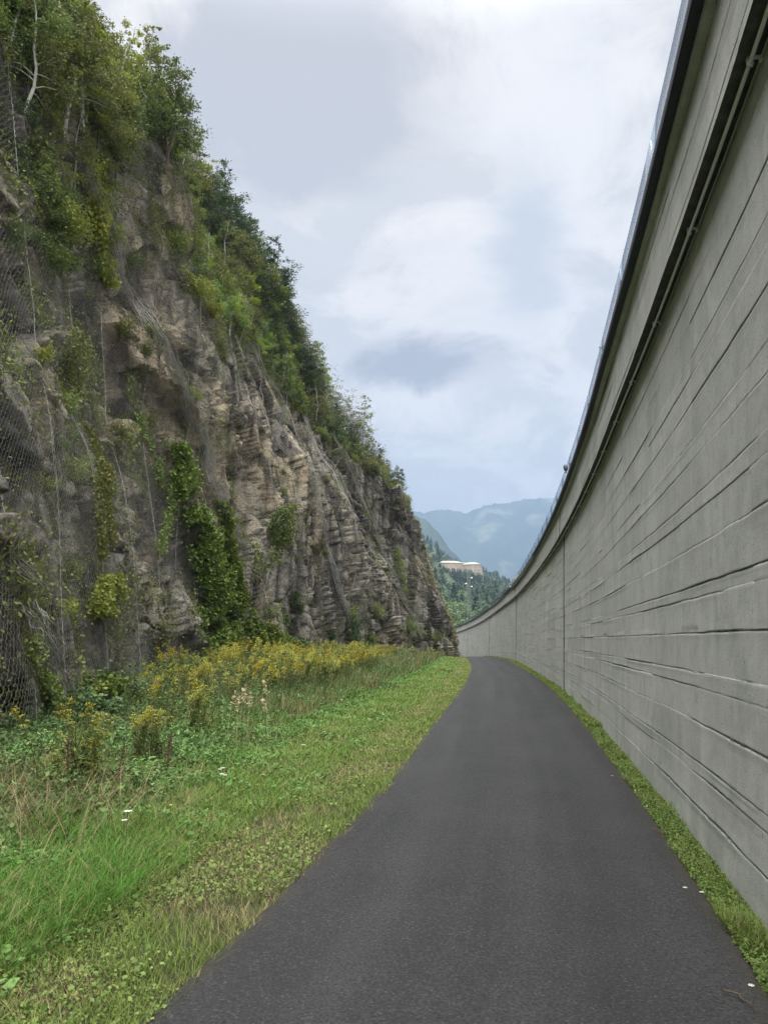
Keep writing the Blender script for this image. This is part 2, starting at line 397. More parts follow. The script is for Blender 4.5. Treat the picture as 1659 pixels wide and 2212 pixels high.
c = nt.mix(nt.ramp(st, [(.47, 0), (.60, .82)]), c, (.052, .045, .040))
rust = nt.noise(nt.mapv(ob, (1, 1, .4), (4, 4, 4)), .8, 5, .65, .5)
c = nt.mix(nt.ramp(rust, [(.58, 0), (.75, .55)]), c, (.19, .105, .065))
pale = nt.noise(nt.mapv(ob, (1, 1, .5), (14, 4, 9)), 1.1, 6, .7, .4)
c = nt.mix(nt.ramp(pale, [(.62, 0), (.76, .6)]), c, (.34, .32, .28))
c = nt.mix(nt.ramp(fn, [(.28, .75), (.44, 0)]), c, (.045, .038, .030))
mos = nt.math('ADD', nt.noise(nt.mapv(ob, (1, 1, 1), (2, 7, 3)), .9, 6, .7, .4), nt.math('MULTIPLY', veg, .35))
c = nt.mix(nt.ramp(mos, [(.55, 0), (.70, .8)]), c, (.055, .062, .024))
setc(nt, b, 'Base Color', c); b.inputs['Roughness'].default_value = .93; b.inputs['Specular IOR Level'].default_value = .2
cr = nt.node('ShaderNodeTexVoronoi', feature='DISTANCE_TO_EDGE', inp={'Vector': nt.mapv(ob, (1.5, 1.5, 1.3)), 'Scale': 1.0}).outputs['Distance']
h = nt.math('ADD', nt.math('MULTIPLY', mn, 1.0), nt.math('ADD', nt.math('MULTIPLY', fn, .7), nt.ramp(cr, [(0, 0), (.06, .35)])))
bump(nt, b, h, 1.0, .14)

def leafmat(name, c1, c2, c3=None, trans=.25, attr='rnd', rough=.6):
    m, nt, b, out = new_mat(name)
    r = nt.node('ShaderNodeAttribute', attribute_name=attr).outputs['Fac']
    oi = nt.node('ShaderNodeObjectInfo').outputs['Random']
    st = [(.0, c1), (.7, c2)] + ([(1.0, c3)] if c3 else [])
    c = nt.ramp(r, st)
    hs = nt.node('ShaderNodeHueSaturation', inp={'Hue': nt.math('MULTIPLY_ADD', oi, .05, .475), 'Saturation': nt.math('MULTIPLY_ADD', oi, -.25, 1.05), 'Value': nt.math('MULTIPLY_ADD', nt.math('FRACT', nt.math('MULTIPLY', oi, 7.31)), .5, .75), 'Color': c})
    c = hs.outputs[0]
    setc(nt, b, 'Base Color', c); b.inputs['Roughness'].default_value = rough; b.inputs['Specular IOR Level'].default_value = .3
    t = nt.node('ShaderNodeBsdfTranslucent', inp={0: c}); mx = nt.node('ShaderNodeMixShader', inp={0: trans, 1: b.outputs[0], 2: t.outputs[0]})
    nt.l.new(mx.outputs[0], out.inputs[0]); return m
L_LIGHT = leafmat('leaf_light', (.180, .235, .042), (.27, .32, .058), (.40, .39, .08), .35)
L_LIME = leafmat('leaf_lime', (.20, .31, .045), (.30, .42, .06), (.42, .48, .08), .35)
L_MID = leafmat('leaf_mid', (.105, .150, .032), (.165, .215, .045), (.25, .27, .06), .3)
L_DARK = leafmat('leaf_dark', (.048, .080, .024), (.085, .125, .032), (.13, .16, .045), .25)
L_OLIVE = leafmat('leaf_olive', (.105, .135, .038), (.165, .185, .050), (.26, .235, .07), .3)
L_PINE = leafmat('leaf_pine', (.042, .082, .034), (.070, .120, .046), (.11, .16, .06), .2)
L_VINE = leafmat('leaf_vine', (.055, .105, .022), (.125, .195, .034), (.25, .30, .06), .3)
L_GREY = leafmat('leaf_grey', (.16, .175, .14), (.22, .23, .18), (.28, .27, .22), .2)
L_FOR = leafmat('leaf_far', (.055, .100, .035), (.090, .145, .045), (.13, .18, .06), .1)
L_FORL = leafmat('leaf_far_light', (.085, .14, .045), (.12, .18, .055), (.15, .20, .065), .1)
L_FORD = leafmat('leaf_far_dark', (.022, .050, .028), (.040, .075, .036), (.06, .10, .045), .05)
L_YEL = leafmat('goldenrod_yellow', (.32, .31, .034), (.46, .43, .040), (.62, .56, .07), .3)
L_BRAM = leafmat('bramble_leaf', (.040, .085, .022), (.080, .140, .036), (.15, .21, .075), .25)
M_BARK = simple('bark_brown', (.085, .065, .048), .9, 0, 20, .4, .5)
M_BIRCH = simple('bark_pale', (.42, .40, .35), .85, 0, 6, .35, .3)
M_STEM = simple('stem_brown', (.10, .085, .04), .9, 0, 20, .3, 0)
M_TWIG = simple('twig', (.13, .09, .065), .9, 0, 30, .3, 0)
M_WHITE = simple('petal_white', (.75, .75, .72), .7, 0, 30, .05, 0)
M_YDOT = simple('flower_yellow', (.65, .50, .04), .7, 0, 30, .1, 0)
M_DRY = simple('dry_grass', (.52, .44, .28), .9, 0, 30, .25, 0)
M_RUST = simple('dock_brown', (.12, .075, .045), .9, 0, 30, .3, 0)
def vcol(name, trans=.25, rough=.6):
    m, nt, b, out = new_mat(name)
    c = nt.node('ShaderNodeAttribute', attribute_name='col').outputs['Color']
    setc(nt, b, 'Base Color', c); b.inputs['Roughness'].default_value = rough; b.inputs['Specular IOR Level'].default_value = .25
    t = nt.node('ShaderNodeBsdfTranslucent', inp={0: c}); mx = nt.node('ShaderNodeMixShader', inp={0: trans, 1: b.outputs[0], 2: t.outputs[0]})
    nt.l.new(mx.outputs[0], out.inputs[0]); return m
M_GRASS = vcol('grass_blades')

# ================================================================== GROUND, PATH
def spaced(a, b, d0, k):
    o = [a]
    while o[-1] < b: o.append(o[-1] + max(d0, abs(o[-1]) * k))
    return np.array(o)
ys = np.concatenate([[-60, -30, -20, -12, -6], spaced(-2, 9500, .16, .02)])
off = np.concatenate([-spaced(.2, 7000, .18, .045)[::-1], [0], spaced(.2, 7000, .18, .045)])
OO, YY = np.meshgrid(off, ys)
XX = wall_x(np.clip(YY, -20, 175)) - 3 + OO
ZZ = gz(XX, YY) - .02
MIDV = np.clip((YY - 185) / 60, 0, 1)
ZZ = ZZ - 6 * MIDV * sstep(-200, 10, -np.abs(XX)) - 30 * sstep(600, 2500, YY)
link('ground', mesh('ground', np.stack([XX, YY, ZZ], -1).reshape(-1, 3), gridf(len(ys), len(off)), None, [M_GROUND], True))['kind'] = 'structure'
py = np.concatenate([np.arange(-6, 30, .08), np.arange(30, 175, .4)]); pt = np.linspace(0, 1, 61)
pl = path_l(py) + fbm(py * 1.6, py * 0 + 3, 3, 21) * .05 + fbm(py * 9, py * 0, 2, 23) * .012
pr = path_r(py) + fbm(py * 1.6, py * 0 + 9, 3, 22) * .03
PX = pl[:, None] * (1 - pt) + pr[:, None] * pt; PY = np.repeat(py[:, None], 61, 1)
PZ = dz(PY) + .004 + .018 * (1 - (2 * pt[None, :] - 1) ** 2) + 0 * PX + fbm(PX * .8, PY * .5, 2, 31) * .006
wid_ = (pr - pl)[:, None]; dl = np.minimum(pt[None, :] * wid_, (1 - pt)[None, :] * wid_)
P_ = np.stack([PX, PY, PZ], -1).reshape(-1, 3)
o = link('path', mesh('path', P_, gridf(len(py), 61), {'suv': np.stack([(pt[None, :] * wid_ + 0 * PX).ravel(), PY.ravel(), 0 * PY.ravel()], 1), 'edge': np.clip(1 - dl / .11, 0, 1).ravel()}, [M_ASPH], True))
o['kind'] = 'structure'
# road surface on top of the retaining wall
rs = np.arange(0, _s[-1], 1.0); rx, ry, rn = wall_at(rs); ro = np.array([.05, -1, -6, -12, -13])
RX = rx[:, None] + rn[:, 0:1] * (ro[None, :] - .3); RY = ry[:, None] + rn[:, 1:2] * (ro[None, :] - .3); RZ = dz(RY) + 5.90 + 0 * RX
RZ[:, -1] = dz(RY[:, -1]) - 1
link('upper_road', mesh('upper_road', np.stack([RX, RY, RZ], -1).reshape(-1, 3), gridf(len(rs), 5)[:, ::-1], {'suv': np.stack([RX.ravel(), RY.ravel(), RX.ravel() * 0], 1), 'edge': RX.ravel() * 0}, [M_ASPH], True))['kind'] = 'structure'

# ================================================================== RETAINING WALL
wall = tag(empty('retaining_wall', (0, 0, 0)), 'long curving board-marked concrete retaining wall with overhanging upper strip', 'retaining wall')
def joint_d(s):
    return np.min(np.abs(s[:, None] - np.array(JOINTS)[None, :]), 1)
base_s = np.concatenate([np.arange(0, s_of_y(12), .03), np.arange(s_of_y(12), s_of_y(30), .06), np.arange(s_of_y(30), _s[-1] - 1, .25)])
ex = []
for j in JOINTS: ex += [j - .05, j - .022, j - .018, j + .018, j + .022, j + .05]
ss = np.unique(np.concatenate([base_s, ex])); ss = ss[ss > 0]
def strip(name, zs, offs, mat, grooves=None, seam=2.45, seed=0, jointdepth=.05, parent=wall):
    """sheet following the wall; zs, offs per row; grooves = list of (z, half width, depth, probability)"""
    wx, wy, wn = wall_at(ss)
    Z = np.repeat(np.asarray(zs, float)[:, None], len(ss), 1); O = np.repeat(np.asarray(offs, float)[:, None], len(ss), 1)
    O += np.where(Z > 4.9, UO, 0) * (name != 'lower_face')
    G = np.zeros_like(Z); Sg = np.repeat(ss[None, :], len(zs), 0); TN = np.zeros_like(Z)
    if grooves:
        pan = np.floor(Sg / seam + .3 * (hsh(np.floor(Z / 1.7), Z * 0, 0, 91) > .5))
        # every board sits a few mm in or out
        bid = np.searchsorted(np.array([g[0] for g in grooves]), Z)
        TN = hsh(pan, bid, 0, seed + 21) ** 1.5
        O += (hsh(pan, bid, 0, seed + 7) - .5) * .008 + fbm(Sg * .35, Z * .5, 3, seed + 3) * .012
        for k, (gz_, hw, dp, pr_) in enumerate(grooves):
            on = (hsh(pan, pan * 0 + k, 0, seed + 11) < pr_).astype(float)
            rag = .28 + .72 * sstep(-.30, .30, fbm(Sg * .7 + k * 13, Z * 0 + k, 3, seed + 5))
            rough = sstep(.12, .45, fbm(Sg * .45 + k * 7, Z * 0 + k * 3.1, 2, seed + 6))
            wob = fbm(Sg * 3, Z * 0 + k, 4, seed + 8) * .004
            d = np.abs(Z - gz_ - wob); w_ = hw * (.8 + rough * 1.3)
            prof = np.clip(1 - d / w_, 0, 1) * on * rag
            jag = 1 + (fbm(Sg * 22, Z * 30 + k, 2, seed + 9)) * (.5 + 1.3 * rough)
            O -= dp * prof * np.clip(jag, .1, 2.2)
            G = np.maximum(G, np.clip(prof * 1.5, 0, 1) * (.75 + .25 * rough))
            G = np.maximum(G, rough * on * np.clip(1 - d / .07, 0, 1) * .62)
            lip = np.clip(1 - np.abs(Z - gz_ + .022 - wob) / .016, 0, 1) * on * rag
            O += lip * .0015
        fs = np.abs((Sg / seam) - np.round(Sg / seam)) * seam
        sm = np.clip(1 - fs / .03, 0, 1) * sstep(-.2, .4, fbm(Sg * .1, Z * 1.3, 3, seed + 15))
        O -= sm * .006; G = np.maximum(G, sm * .55)
    jd = joint_d(ss)[None, :]
    jm = (jd < .02).astype(float)
    O -= jm * jointdepth; G = np.maximum(G, jm * 1.0)
    X = wx[None, :] + wn[None, :, 0] * O; Y_ = wy[None, :] + wn[None, :, 1] * O; Zw = Z + dz(Y_)
    V = np.stack([X, Y_, Zw], -1).reshape(-1, 3)
    suv = np.stack([Sg.ravel(), Z.ravel(), 0 * Z.ravel()], 1)
    return link(name, mesh(name, V, gridf(len(zs), len(ss))[:, ::-1], {'suv': suv, 'groove': G.ravel(), 'tone': TN.ravel()}, [mat], True), parent)
g_heights = [.26, .52, .62, .94, 1.22, 1.34, 1.66, 1.95, 2.05, 2.38, 2.66, 2.80, 3.12, 3.30, 3.62, 3.86, 4.02, 4.34, 4.60, 4.80]
prim = [1, .7, .95, .95, .7, 1, .95, .95, .8, 1, .75, 1, .95, .7, 1, .8, 1, 1, .75, 1]
GR = [(g, .0055, .012, p) for g, p in zip(g_heights, prim)]
rows = [-.6, -.2, 0, .1, 5.0]
for g in g_heights: rows += [g - .075, g - .04, g - .026, g - .018, g - .010, g - .004, g, g + .004, g + .010, g + .020, g + .035, g + .055, g + .08]
rows = np.unique(np.round(rows, 4))
strip('lower_face', rows, -.042 * rows, MC, GR, seed=1)
OV = -.15; UO = -.06
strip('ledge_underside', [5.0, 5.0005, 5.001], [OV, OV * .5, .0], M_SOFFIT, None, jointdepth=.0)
g2 = [(5.09, .008, .014, .95), (5.32, .007, .012, .6), (5.50, .007, .012, .9), (5.68, .007, .01, .8)]
rows2 = [5.0015, 5.862]
for g in g2: rows2 += [g[0] - .03, g[0] - .018, g[0] - .01, g[0] - .004, g[0], g[0] + .004, g[0] + .01, g[0] + .02, g[0] + .035]
rows2 = np.unique(np.round(rows2, 4)); strip('upper_face', rows2, -.05 * (rows2 - 5.0) / .75, MC2, g2, seed=40)
strip('coping_lip', [5.8625, 5.863, 5.90, 5.948], [-.06, .0, .002, .0], MC, [(5.99, .004, .003, .0)], seed=60)
strip('coping_underside', [5.949, 5.9495], [-.01, .085], M_DARKMETAL, None, jointdepth=0)
strip('coping', [5.950, 5.99, 6.03, 6.035, 6.04], [.085, .087, .087, .075, -.45], M_DARKMETAL, None, jointdepth=0)
jb = MB()
for j in JOINTS[:4]:
    x, y, n = wall_at(np.array([j])); x = float(x[0]); y = float(y[0]); n = n[0]; t = np.array([n[1], -n[0]])
    for z0, z1, o0, o1 in ((-.3, 5.0, .009, -.201), (5.0, 5.75, UO, UO - .045)):
        c0 = np.array([x, y]) + n * (o0 - .02); c1 = np.array([x, y]) + n * (o1 - .02); zz_ = float(dz(y))
        V = [(*(c0 - t * .02), z0 + zz_), (*(c0 + t * .02), z0 + zz_), (*(c1 + t * .02), z1 + zz_), (*(c1 - t * .02), z1 + zz_)]
        pr0 = np.array([*(c0 + n * .015), z0 + zz_]); pr1 = np.array([*(c1 + n * .015), z1 + zz_]); jb.tube([pr0, pr0 * .5 + pr1 * .5, pr1], .026, 6)
jb.build('expansion_joint', M_SEAM, wall)

# conduit below the ledge, with clamps; a second thin cable in the corner
def follow(s0, s1, o_, z, step=.3):
    s = np.arange(s0, s1, step); x, y, n = wall_at(s); o_ = o_ + UO
    return np.stack([x + n[:, 0] * o_, y + n[:, 1] * o_, z + dz(y)], 1)
cond = tag(empty('conduit_pipe', tuple(follow(20, 20.2, -.09, 4.95)[0])), 'shiny galvanised pipe running under the ledge of the wall', 'pipe')
def build_at(mb, name, mat, root, smooth=False):
    o = mb.build(name, mat, root, smooth); o.matrix_parent_inverse = Matrix.Translation(-Vector(root.location)); return o
mb = MB(); mb.tube(follow(.5, s_of_y(128), -.075, 4.960, .4), .0135, 8); build_at(mb, 'pipe', M_STEEL, cond, True)
mb = MB()
mb.tube(follow(.5, s_of_y(120), -.137, 4.975, .4), .009, 6); build_at(mb, 'thin_cable', M_GREYBOX, cond, True)
for s0 in np.arange(1.3, s_of_y(60), 1.9):
    mb = MB()
    x, y, n = wall_at(np.array([s0])); n = n[0]; t = np.array([n[1], -n[0]]); Z0 = float(dz(y[0]))
    ang = math.atan2(t[1], t[0]); M = Matrix.Translation((float(x[0] + n[0] * UO), float(y[0] + n[1] * UO), Z0)) @ Matrix.Rotation(ang, 4, 'Z')
    # local x = along, local y = +-normal
    sg = 1 if (M.to_3x3() @ Vector((0, 1, 0))).xy.dot(Vector(n)) > 0 else -1
    def bx(a, b_, z0, z1, hw):
        lo = min(a * sg, b_ * sg); hi = max(a * sg, b_ * sg); mb.box((-hw, lo, z0), (hw, hi, z1), 0, M)
    bx(-.092, -.058, 4.940, 4.9985, .014); bx(-.146, -.098, 4.985, 4.9975, .012); bx(-.15, -.128, 4.962, 4.990, .016)
    build_at(mb, 'clamp', M_STEEL, cond)

# glass barrier along the road edge
gb = tag(empty('glass_barrier', tuple(follow(20, 20.2, .0, 6.04)[0])), 'low clear glass barrier standing on the wall top', 'glass barrier')
pl_len = 2.6
for k, s0 in enumerate(np.arange(1.0, s_of_y(150), pl_len)):
    a = follow(s0, s0 + pl_len - .01, .03, 6.02, (pl_len - .03) / 6)[:7]; hgt = .38 + .06 * sstep(10, 30, a[:, 1])
    hgt = hgt * (1 - .0 * np.arange(7)); top = a.copy(); top[:, 2] += hgt; xg, yg, ng = wall_at(np.array([s0])); th = np.array([*ng[0], 0]) * .012
    V = np.concatenate([a, top, a + th, top + th]); F = []
    for i in range(6): F += [(i, i + 1, i + 8, i + 7), (14 + i, 21 + i, 22 + i, 15 + i), (7 + i, 8 + i, 22 + i, 21 + i)]
    F += [(0, 7, 21, 14), (6, 20, 27, 13)]
    me = mesh('glass_panel', V, np.array(F), None, [M_GLASS], False); o = link('glass_panel', me, gb); o.matrix_parent_inverse = Matrix.Translation(-Vector(gb.location))
    if k % 2 == 0:
        mb = MB(); q = a[0]; mb.tube([q, q + np.array([0, 0, hgt[0] * .55])], .012, 6); build_at(mb, 'barrier_post', M_DARKMETAL, gb)
# guard rail pipe segments on the coping face further along, with round end caps
for (ya, yb, lab) in ((38, 62, 'long grey duct clipped under the coping before the second wall joint'), (72, 92, 'short far grey duct clipped under the coping near the rock nose')):
    th = tag(empty('cable_duct', tuple(follow(s_of_y(ya), s_of_y(ya) + .4, .10, 5.9)[0])), lab, 'cable duct', 'ducts along the wall coping')
    far = ya > 30
    mb = MB(); mb.tube(follow(s_of_y(ya), s_of_y(yb), .17 if not far else .06, 6.02 if not far else 5.86, .5), .015 if not far else .04, 8); build_at(mb, 'duct', M_GREYBOX, th, True)
    e = follow(s_of_y(yb), s_of_y(yb) + .4, .12, 5.97)[0] if far else follow(s_of_y(ya), s_of_y(ya) + .4, .12, 5.97)[0]
    mb = MB(); mb.box(tuple(e - .07), tuple(e + np.array([.07, .07, .08]))); build_at(mb, 'junction_box', M_GREYBOX, th)
# round lamp head just behind the coping
lp = follow(s_of_y(19.6), s_of_y(19.6) + .4, .13, 6.04)[0]
lamp = tag(empty('lamp', tuple(lp - np.array([0, 0, .01]))), 'small rounded grey lamp head perched on the dark wall coping', 'lamp')
def lathe(prof, n=14):
    prof = np.array(prof, float); an = np.arange(n) * 2 * math.pi / n
    V = np.stack([prof[:, 0:1] * np.cos(an), prof[:, 0:1] * np.sin(an), np.repeat(prof[:, 1:2], n, 1)], -1).reshape(-1, 3)
    i, j = np.meshgrid(np.arange(len(prof) - 1), np.arange(n), indexing='ij'); i = i.ravel(); j = j.ravel(); j2 = (j + 1) % n
    return V, np.stack([i * n + j, i * n + j2, (i + 1) * n + j2, (i + 1) * n + j], 1)
mb = MB(); V, F = lathe([(0, .10), (.05, .10), (.09, .14), (.11, .20), (.12, .27), (.10, .34), (.06, .39), (0, .41)]); mb.add(V, F); mb.build('lamp_head', M_LAMP, lamp, True)
mb = MB(); V, F = lathe([(0, 0), (.04, 0), (.03, .04), (.025, .10), (0, .11)]); mb.add(V, F); mb.build('bracket', M_DARKMETAL, lamp, True); lamp.scale = (.55, .55, .6)

# ================================================================== CLIFF
ST = [  # foot x,y | rim x,y,z | ridge x,y,z
 (-6.4, -8, -11.5, -8, 19, -20, -10, 31), (-6.1, 6, -11.2, 5, 19.5, -20, 8, 33.5), (-5.9, 12, -11.3, 13, 20, -20, 20, 35.5), (-7.0, 18.4, -11.7, 23, 20.6, -19.3, 31, 37),
 (-7.6, 25, -11.9, 30.5, 21, -18.3, 40, 38), (-7.6, 33, -11.8, 38, 22, -16, 47, 37), (-7.0, 42, -11.2, 45, 22, -13, 54, 34), (-5.6, 50, -10.2, 53, 21.3, -10.4, 59.5, 30.5),
 (-2.6, 58, -7.5, 59, 19.5, -7.4, 64, 25.3), (.5, 66.3, -4.5, 63.5, 17.6, -4.2, 67.5, 21), (4.2, 74.8, -1, 68, 16.2, -1.2, 70.5, 17.6), (7.9, 83.2, 1.7, 72.5, 15.2, 1.2, 77, 16.2),
 (8.9, 95, 1.5, 83, 15.2, 0, 88, 18), (8.2, 118, 0, 104, 17, -3, 108, 22), (5, 150, -6, 140, 20, -12, 142, 28)]
ST = np.array(ST, float); NS = len(ST)
# sample s so that spacing follows distance
sf = np.linspace(0, NS - 1, 4000)
def stn(k, s): return catmull(np.arange(NS), ST[:, k], s)
fx, fy = stn(0, sf), stn(1, sf); d_ = np.hypot(np.gradient(fx), np.gradient(fy)); dist_ = np.hypot(fx + 2, fy)
want = np.clip(dist_ * .0031, .045, .30) * np.where(fy < 9, 3, 1) * np.where(fy > 90, 2.5, 1)
cum = np.cumsum(d_ / want); NSS = int(cum[-1]); sv_ = np.interp(np.linspace(cum[0], cum[-1], NSS), cum, sf)
tv = np.concatenate([np.linspace(-.06, 1, 430), np.linspace(1, 2, 130)[1:], np.linspace(2, 2.6, 12)[1:]])
S, T = np.meshgrid(sv_, tv, indexing='ij')
def base_pos(S, T):
    F_ = [stn(k, S) for k in range(8)]
    t1 = np.clip(T, -.1, 1); t2 = np.clip(T - 1, 0, 1); t3 = np.clip(T - 2, 0, 1)
    prof = t1 * .75 + .25 * t1 ** 2.2
    prof = np.where(t1 < 0, t1 * .5, prof)
    x = F_[0] + (F_[2] - F_[0]) * prof; y = F_[1] + (F_[3] - F_[1]) * prof; z = F_[4] * t1 + .35 + dz(F_[1]) * (1 - np.clip(t1, 0, 1))
    x = x + (F_[5] - F_[2]) * t2; y = y + (F_[6] - F_[3]) * t2; z = z + (F_[7] - F_[4]) * t2
    x = x - 45 * t3; y = y + 8 * t3; z = z + 4 * t3
    return np.stack([x, y, z], -1)
B = base_pos(S, T)
gs = np.gradient(B, axis=0); gt = np.gradient(B, axis=1)
N = np.cross(gs, gt); N /= np.linalg.norm(N, axis=-1)[..., None] + 1e-9
# smooth the normals
for _ in range(12):
    N[:, 1:-1] = (N[:, :-2] + N[:, 1:-1] * 2 + N[:, 2:]) / 4; N[1:-1] = (N[:-2] + N[1:-1] * 2 + N[2:]) / 4
N /= np.linalg.norm(N, axis=-1)[..., None]
if N[NSS // 3, 200, 0] < 0: N = -N
al = np.concatenate([[0], np.cumsum(np.hypot(np.diff(stn(0, sv_)), np.diff(stn(1, sv_))))])
ALm = np.repeat(al[:, None], len(tv), 1); H = B[..., 2]
# --- buttresses and recesses
E_T = [0, .10, .25, .4, .55, .7, .85, 1.0, 1.3, 2.0]; E_S = [5.75, 5.55, 5.25, 5.0, 4.85, 4.6, 4.35, 4.1, 3.7, 3.2]
edge = np.interp(T, E_T, E_S) + fbm(H * .25, H * 0, 3, 3) * .12
dE = S - edge
big = 2.0 * sstep(-1.1, -.1, dE) * (1 - sstep(.0, .07, dE)) - 1.9 * sstep(.0, .12, dE) * (1 - sstep(.3, 2.2, dE))
big *= (1 - .75 * sstep(1.0, 1.5, T))
for (s0, t0, ws, wt, am) in ((1.95, .02, .30, .10, .55), (6.4, .18, .35, .22, .8), (7.3, .55, .5, .2, 1.3), (8.3, .35, .25, .5, 1.0), (9.2, .5, .25, .5, .9), (10.2, .4, .25, .4, .8), (7.9, .25, .3, .3, -.8), (8.8, .7, .25, .2, -.9), (5.9, .78, .5, .12, 1.0), (6.1, .55, .3, .10, -1.0), (3.1, .38, .5, .05, -.5), (4.1, .6, .3, .1, .5)):
    big = big + am * np.exp(-(((S - s0) / ws) ** 2 + ((T - t0) / wt) ** 2))
big = big + fbm(ALm * .10, H * .09, 2, 41) * 1.1 * (.35 + .65 * sstep(2.2, 4.2, S)) - .5 * (1 - sstep(2.0, 3.6, S))
face = 1 - .55 * sstep(1.0, 1.35, T)
# --- blocky strata, dipping gently
wx_ = fbm(ALm * .3, H * .3, 2, 51) * .7; wz_ = fbm(ALm * .2, H * .3, 2, 52) * .7
ua = ALm + wx_; uh = H + wz_ + ALm * .16
vm = sstep(5.0, 5.6, S) * (1 - sstep(7.6, 8.6, S)); rm = sstep(7.8, 9.0, S)
ca_, sa_ = np.cos(.85 * rm), np.sin(.85 * rm); ua, uh = ua * ca_ - uh * sa_, ua * sa_ + uh * ca_
c1, f1, e1, t1_ = voro(ua / 2.3 + .22 * uh / 2.4, uh / (2.4 + 2.4 * vm), 61)
c2, f2, e2, t2_ = voro(ua / .95 + .15 * uh, uh / (.95 + 1.1 * vm), 62)
c3, f3, e3, t3_ = voro((ua + wz_) / .42, (uh) / .27, 63)
lam = fbm(ua * .35, uh * 7.0, 2, 64)
disp = (c1 - .5) * 1.05 + t1_ * .85 + (c2 - .5) * .34 + t2_ * .30 + (c3 - .5) * .05 + t3_ * .06 + lam * .015 * sstep(.35, .6, vn2(ALm * .2, H * .3, 65))
disp -= .42 * (1 - sstep(0, .055, e1)) + .14 * (1 - sstep(0, .09, e2)) * (c2 > .35) + .04 * (1 - sstep(0, .12, e3))
# smoother slabs in places
slab = sstep(.52, .72, vn2(ALm * .16 + 3, H * .22, 66)); disp = disp * (1 - .55 * slab)
disp += fbm(ALm * 2.2, H * 2.6, 4, 67, .65) * .05
D = big + disp * face
D *= sstep(2.5, 2.2, T) * .9 + .1
CP = B + N * D[..., None]
veg_a = sstep(.95, 1.25, T + fbm(ALm * .25, H * .3, 3, 71) * .35)
tan_a = np.clip(sstep(.1, .5, fbm(ALm * .16, H * .12, 3, 72)) + 1.1 * np.exp(-(((S - 6.6) / 1.0) ** 2 + ((T - .58) / .2) ** 2)) + .7 * np.exp(-(((S - 4.5) / .7) ** 2 + ((T - .95) / .25) ** 2)), 0, 1)
blk_a = np.clip(.45 * c1 + .35 * c2 + .2 * c3, 0, 1)
cliff = link('cliff', mesh('cliff', CP.reshape(-1, 3), gridf(NSS, len(tv)), {'blk': blk_a.ravel(), 'tan': tan_a.ravel(), 'veg': veg_a.ravel()}, [M_ROCK], True))
cliff['kind'] = 'structure'
print('cliff verts', CP.shape)
# coarse BVH of the displaced surface for placing things on it
ci = np.arange(0, NSS, 4); cj = np.arange(0, len(tv), 3)
CQ = CP[np.ix_(ci, cj)]; CF = gridf(len(ci), len(cj))
BV = BVHTree.FromPolygons([tuple(v) for v in CQ.reshape(-1, 3).tolist()], CF.tolist())
cth, sth = math.cos(R(PITCH)), math.sin(R(PITCH))
def ray(u, v):
    a = (u - 829.5) / 1614; b_ = (1106 - v) / 1614
    return Vector((a, cth - sth * b_, sth + cth * b_)).normalized()
def st_at(u, v):
    h = BV.ray_cast(Vector((0, 0, 1.6)), ray(u, v))
    if h[0] is None: return None
    k = h[2]; i = k // (len(cj) - 1); j = k % (len(cj) - 1)
    return float(ci[i]) + 2, float(cj[j]) + 1.5
def surf(i, j, off=0.0):
    i = np.clip(np.asarray(i, float), 0, NSS - 1.001); j = np.clip(np.asarray(j, float), 0, len(tv) - 1.001)
    i0 = i.astype(int); j0 = j.astype(int); a = (i - i0)[..., None]; b_ = (j - j0)[..., None]
    def bl(Q): return (Q[i0, j0] * (1 - a) + Q[i0 + 1, j0] * a) * (1 - b_) + (Q[i0, j0 + 1] * (1 - a) + Q[i0 + 1, j0 + 1] * a) * b_
    return bl(CP) + bl(N) * np.asarray(off)[..., None] if np.ndim(off) else bl(CP) + bl(N) * off
def proj(p):
    p = np.asarray(p, float); x, y, z = p[..., 0], p[..., 1], p[..., 2] - 1.6
    f = cth * y + sth * z; up = cth * z - sth * y
    return 829.5 + 1614 * x / f, 1106 - 1614 * up / f
def j_of_z(i, z):
    """row index on column i where the base height is z (vectorised)"""
    i0 = np.clip(np.asarray(i).astype(int), 0, NSS - 1)
    return np.array([np.interp(zz, H[a], np.arange(len(tv))) for a, zz in zip(i0.ravel(), np.asarray(z).ravel())]).reshape(np.shape(i0))

